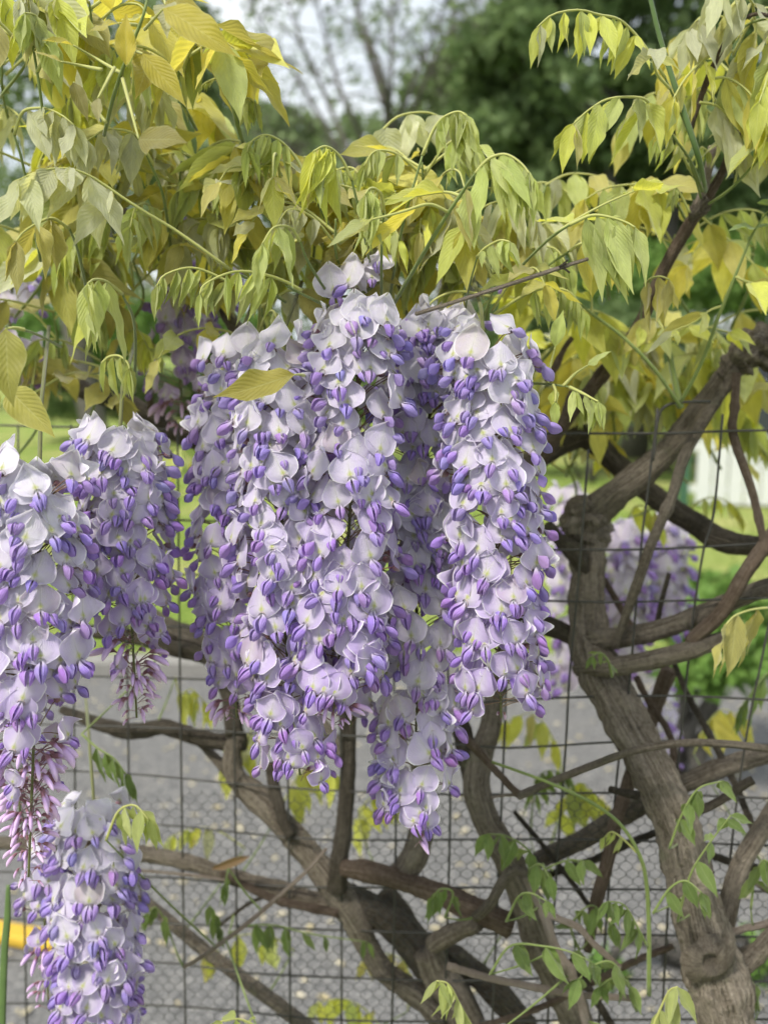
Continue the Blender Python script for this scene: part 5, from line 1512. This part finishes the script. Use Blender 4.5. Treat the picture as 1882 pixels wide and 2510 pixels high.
# --- lower leaves
s = shoot('pair of gold green leaflets hanging at the right edge by the crossing branches', [(1920, 1480, .70), (1882, 1490, .69)], GB, r=3)
LP(s, [(1882, 1490), (1840, 1495), (1800, 1510), (1780, 1530)], (.69, .66), 3, 165, .42, .95, 'olive', 401, s0=.2, terminal=False)
s = shoot('long thin green stem arching down before the thick trunk', [(1590, 2440, .70), (1590, 2281, .69), (1584, 2166, .685), (1567, 2097, .68), (1521, 2023, .68), (1446, 1966, .69), (1332, 1914, .70), (1205, 1868, .71)], GB, r=6)
LP(s, [(1560, 2090), (1530, 2060), (1500, 2040), (1480, 2055)], (.68, .69), 4, 55, .3, .9, 'young', 402, s0=.4, young=True)
LP(s, [(1586, 2320), (1560, 2270), (1530, 2220), (1490, 2210)], (.69, .68), 6, 85, .3, .8, 'green', 403, s0=.3)
LOW = [
    ('green oval leaflets hanging beside the bent thin vine', [(1330, 2140), (1290, 2080), (1240, 2050), (1195, 2045)], .74, 4, 95, .48, .8, 'green'),
    ('green oval leaflets above the pale nodded twig', [(1310, 2160), (1340, 2130), (1390, 2110), (1430, 2110)], .74, 3, 85, .50, .55, 'green'),
    ('single round green leaf beside the pale nodded twig', [(1300, 2130), (1325, 2120), (1345, 2150)], .72, 1, 85, .55, .8, 'green'),
    ('row of pointed green leaflets across the lower stems', [(1200, 2390), (1250, 2320), (1330, 2320), (1400, 2335), (1450, 2360)], .70, 4, 100, .44, .85, 'green'),
    ('green leaflets fanning over the thick trunk', [(1640, 2080), (1670, 2000), (1710, 1935), (1770, 1915)], .68, 5, 80, .50, .8, 'green'),
    ('green leaflets on a reddish stem over the thick trunk', [(1660, 2260), (1690, 2150), (1730, 2080), (1790, 2000)], .68, 4, 85, .50, .6, 'green'),
    ('dark green leaflets behind the thin arching stem', [(1420, 2330), (1400, 2270), (1450, 2220), (1500, 2270)], .76, 4, 90, .42, .7, 'green'),
    ('young green fan of leaflets at the bottom centre', [(1180, 2560), (1130, 2470), (1100, 2415), (1070, 2405)], .64, 6, 95, .28, .7, 'young'),
    ('pale pointed leaf at the bottom beside the trunk', [(1590, 2540), (1620, 2470), (1640, 2430), (1660, 2420)], .66, 3, 130, .38, .75, 'young'),
    ('pale green leaf tips entering at the bottom edge', [(660, 2600), (640, 2530), (590, 2500), (540, 2505)], .66, 4, 95, .44, .6, 'young'),
    ('green gold drooping leaf behind the lower fence', [(720, 2330), (660, 2295), (580, 2295), (520, 2330)], .97, 3, 130, .50, .9, 'yel'),
    ('dark green serrated leaf before the lower fence', [(560, 2290), (610, 2270), (680, 2270), (760, 2290), (900, 2310)], .84, 6, 72, .34, .9, 'green'),
    ('small green leaf beside the lowest cluster near the fence', [(420, 2300), (400, 2250), (380, 2225), (360, 2240)], .82, 3, 60, .44, .8, 'green'),
    ('small green hanging leaf in the fence square', [(560, 2130), (555, 2150), (550, 2170)], .82, 2, 75, .42, .95, 'green'),
    ('soft green hanging leaf under the grey branch', [(540, 2290), (530, 2250), (515, 2220)], .82, 3, 75, .40, .9, 'green'),
    ('drooping pale olive leaf on top of the lowest cluster', [(260, 2060), (290, 1990), (330, 1975), (365, 2010)], .66, 5, 110, .34, .92, 'young'),
    ('green leaf hanging in the dark gap beside the budding tail', [(200, 1800), (240, 1835), (280, 1860), (310, 1900)], .74, 5, 95, .32, .85, 'green'),
    ('yellow leaves behind the fence under the left branch', [(600, 2080), (540, 2040), (480, 2030), (420, 2050)], 1.05, 5, 75, .42, .85, 'yel'),
    ('yellow leaves behind the dark upright stem', [(680, 2000), (720, 1920), (760, 1880), (820, 1900)], 1.0, 5, 110, .42, .8, 'yel'),
    ('yellow green leaves in the fork behind the lowest flowers', [(900, 2080), (880, 2000), (920, 1950), (980, 1960)], 1.0, 5, 110, .42, .8, 'yel'),
    ('golden green leaf beside the branch under the purple tips', [(640, 1760), (610, 1800), (580, 1830), (560, 1880)], .93, 4, 120, .40, .8, 'yel'),
    ('yellow leaves seen through the fence beside the flower flank', [(1390, 1930), (1350, 1800), (1300, 1750), (1240, 1770)], 1.05, 5, 100, .40, .75, 'yel'),
    ('yellow leaves low behind the two trunks', [(1340, 2100), (1380, 1980), (1420, 1920), (1470, 1960)], .98, 6, 110, .42, .8, 'yel'),
    ('green leaf spray behind the fence between the trunks', [(1300, 2060), (1310, 1930), (1340, 1890), (1390, 1900)], .92, 6, 80, .30, .85, 'green'),
    ('gold leaves at the right behind the crossing stems', [(1700, 1850), (1730, 1780), (1770, 1740), (1820, 1760)], .96, 5, 110, .42, .8, 'gold'),
    ('green gold leaflets at the right edge below the crossing stems', [(1900, 1640), (1870, 1660), (1840, 1700), (1820, 1730)], .86, 4, 110, .34, .9, 'green'),
    ('yellow leaf bits behind the netting at the bottom', [(960, 2560), (900, 2480), (840, 2450), (780, 2460)], 1.0, 6, 90, .42, .8, 'yel'),
    ('olive leaves behind the old stems at the bottom', [(1000, 2480), (1000, 2380), (960, 2340), (900, 2350)], 1.0, 5, 85, .42, .8, 'olive'),
    ('hanging leaves above the lawn gap behind the left cluster', [(430, 1660), (440, 1700), (470, 1690), (500, 1720)], .96, 4, 100, .36, .9, 'yel'),
    ('fresh leaf arch before the white board fence', [(1690, 1250), (1720, 1225), (1760, 1220), (1800, 1240), (1815, 1265)], 1.0, 5, 65, .34, .9, 'yel'),
    ('green leaflets hanging over the dark stems at the centre', [(1090, 2250), (1110, 2190), (1080, 2180), (1060, 2200)], .74, 4, 95, .32, .95, 'green'),
    ('big soft green leaflet pair low beside the trunk foot', [(1540, 2420), (1500, 2360), (1450, 2370), (1420, 2400)], .70, 2, 110, .46, .7, 'green'),
    ('green round leaflets before the thick trunk middle', [(1600, 2240), (1640, 2180), (1680, 2160), (1720, 2190)], .67, 3, 85, .5, .8, 'green'),
    ('small green leaflets between the old stems at the bottom right', [(1560, 2480), (1540, 2410), (1500, 2400), (1470, 2420)], .72, 4, 75, .45, .7, 'green'),
    ('green leaflets at the right edge beside the grey forked branch', [(1840, 2230), (1850, 2150), (1870, 2110), (1890, 2120)], .72, 4, 80, .45, .8, 'green'),
    ('green leaflets behind the knotted trunk foot at the edge', [(1860, 2480), (1850, 2420), (1830, 2400), (1800, 2420)], .74, 4, 80, .45, .7, 'green'),
    ('thin leafy sprig before the lower middle stems', [(1240, 2260), (1270, 2200), (1300, 2190), (1340, 2210)], .70, 4, 70, .42, .7, 'green'),
    ('small leaf shoots along the crossing branches', [(1500, 1660), (1490, 1620), (1470, 1600), (1450, 1610)], .72, 3, 50, .4, .6, 'green'),
    ('yellow leaf in the gap of the left cluster', [(390, 1180), (410, 1110), (440, 1100), (470, 1130)], .98, 3, 95, .5, .8, 'gold'),
    ('lime leaves under the dark crossing branch', [(1540, 1270), (1560, 1240), (1600, 1250), (1620, 1290)], .95, 4, 80, .4, .85, 'yel'),
]
for i, (lb, pp, d_, n_, L_, w_, h_, kd) in enumerate(LOW):
    x0_, y0_ = pp[0]
    b0 = P(x0_, y0_, d_)
    wd = min(WOOD, key=lambda q: (q - b0).length + .3 * max(0, q.z - b0.z))
    s = shoot(lb, [wd, wd.lerp(b0, .5) + Vector((0, 0, -.002)), b0], GB, r=3)
    LP(s, pp, (d_, d_ - .015), n_, L_, w_ * .85, h_, kd, 420 + i, s0=.3)

for o in list(S.objects):
    if '_o' in o.keys():
        del o['_o']
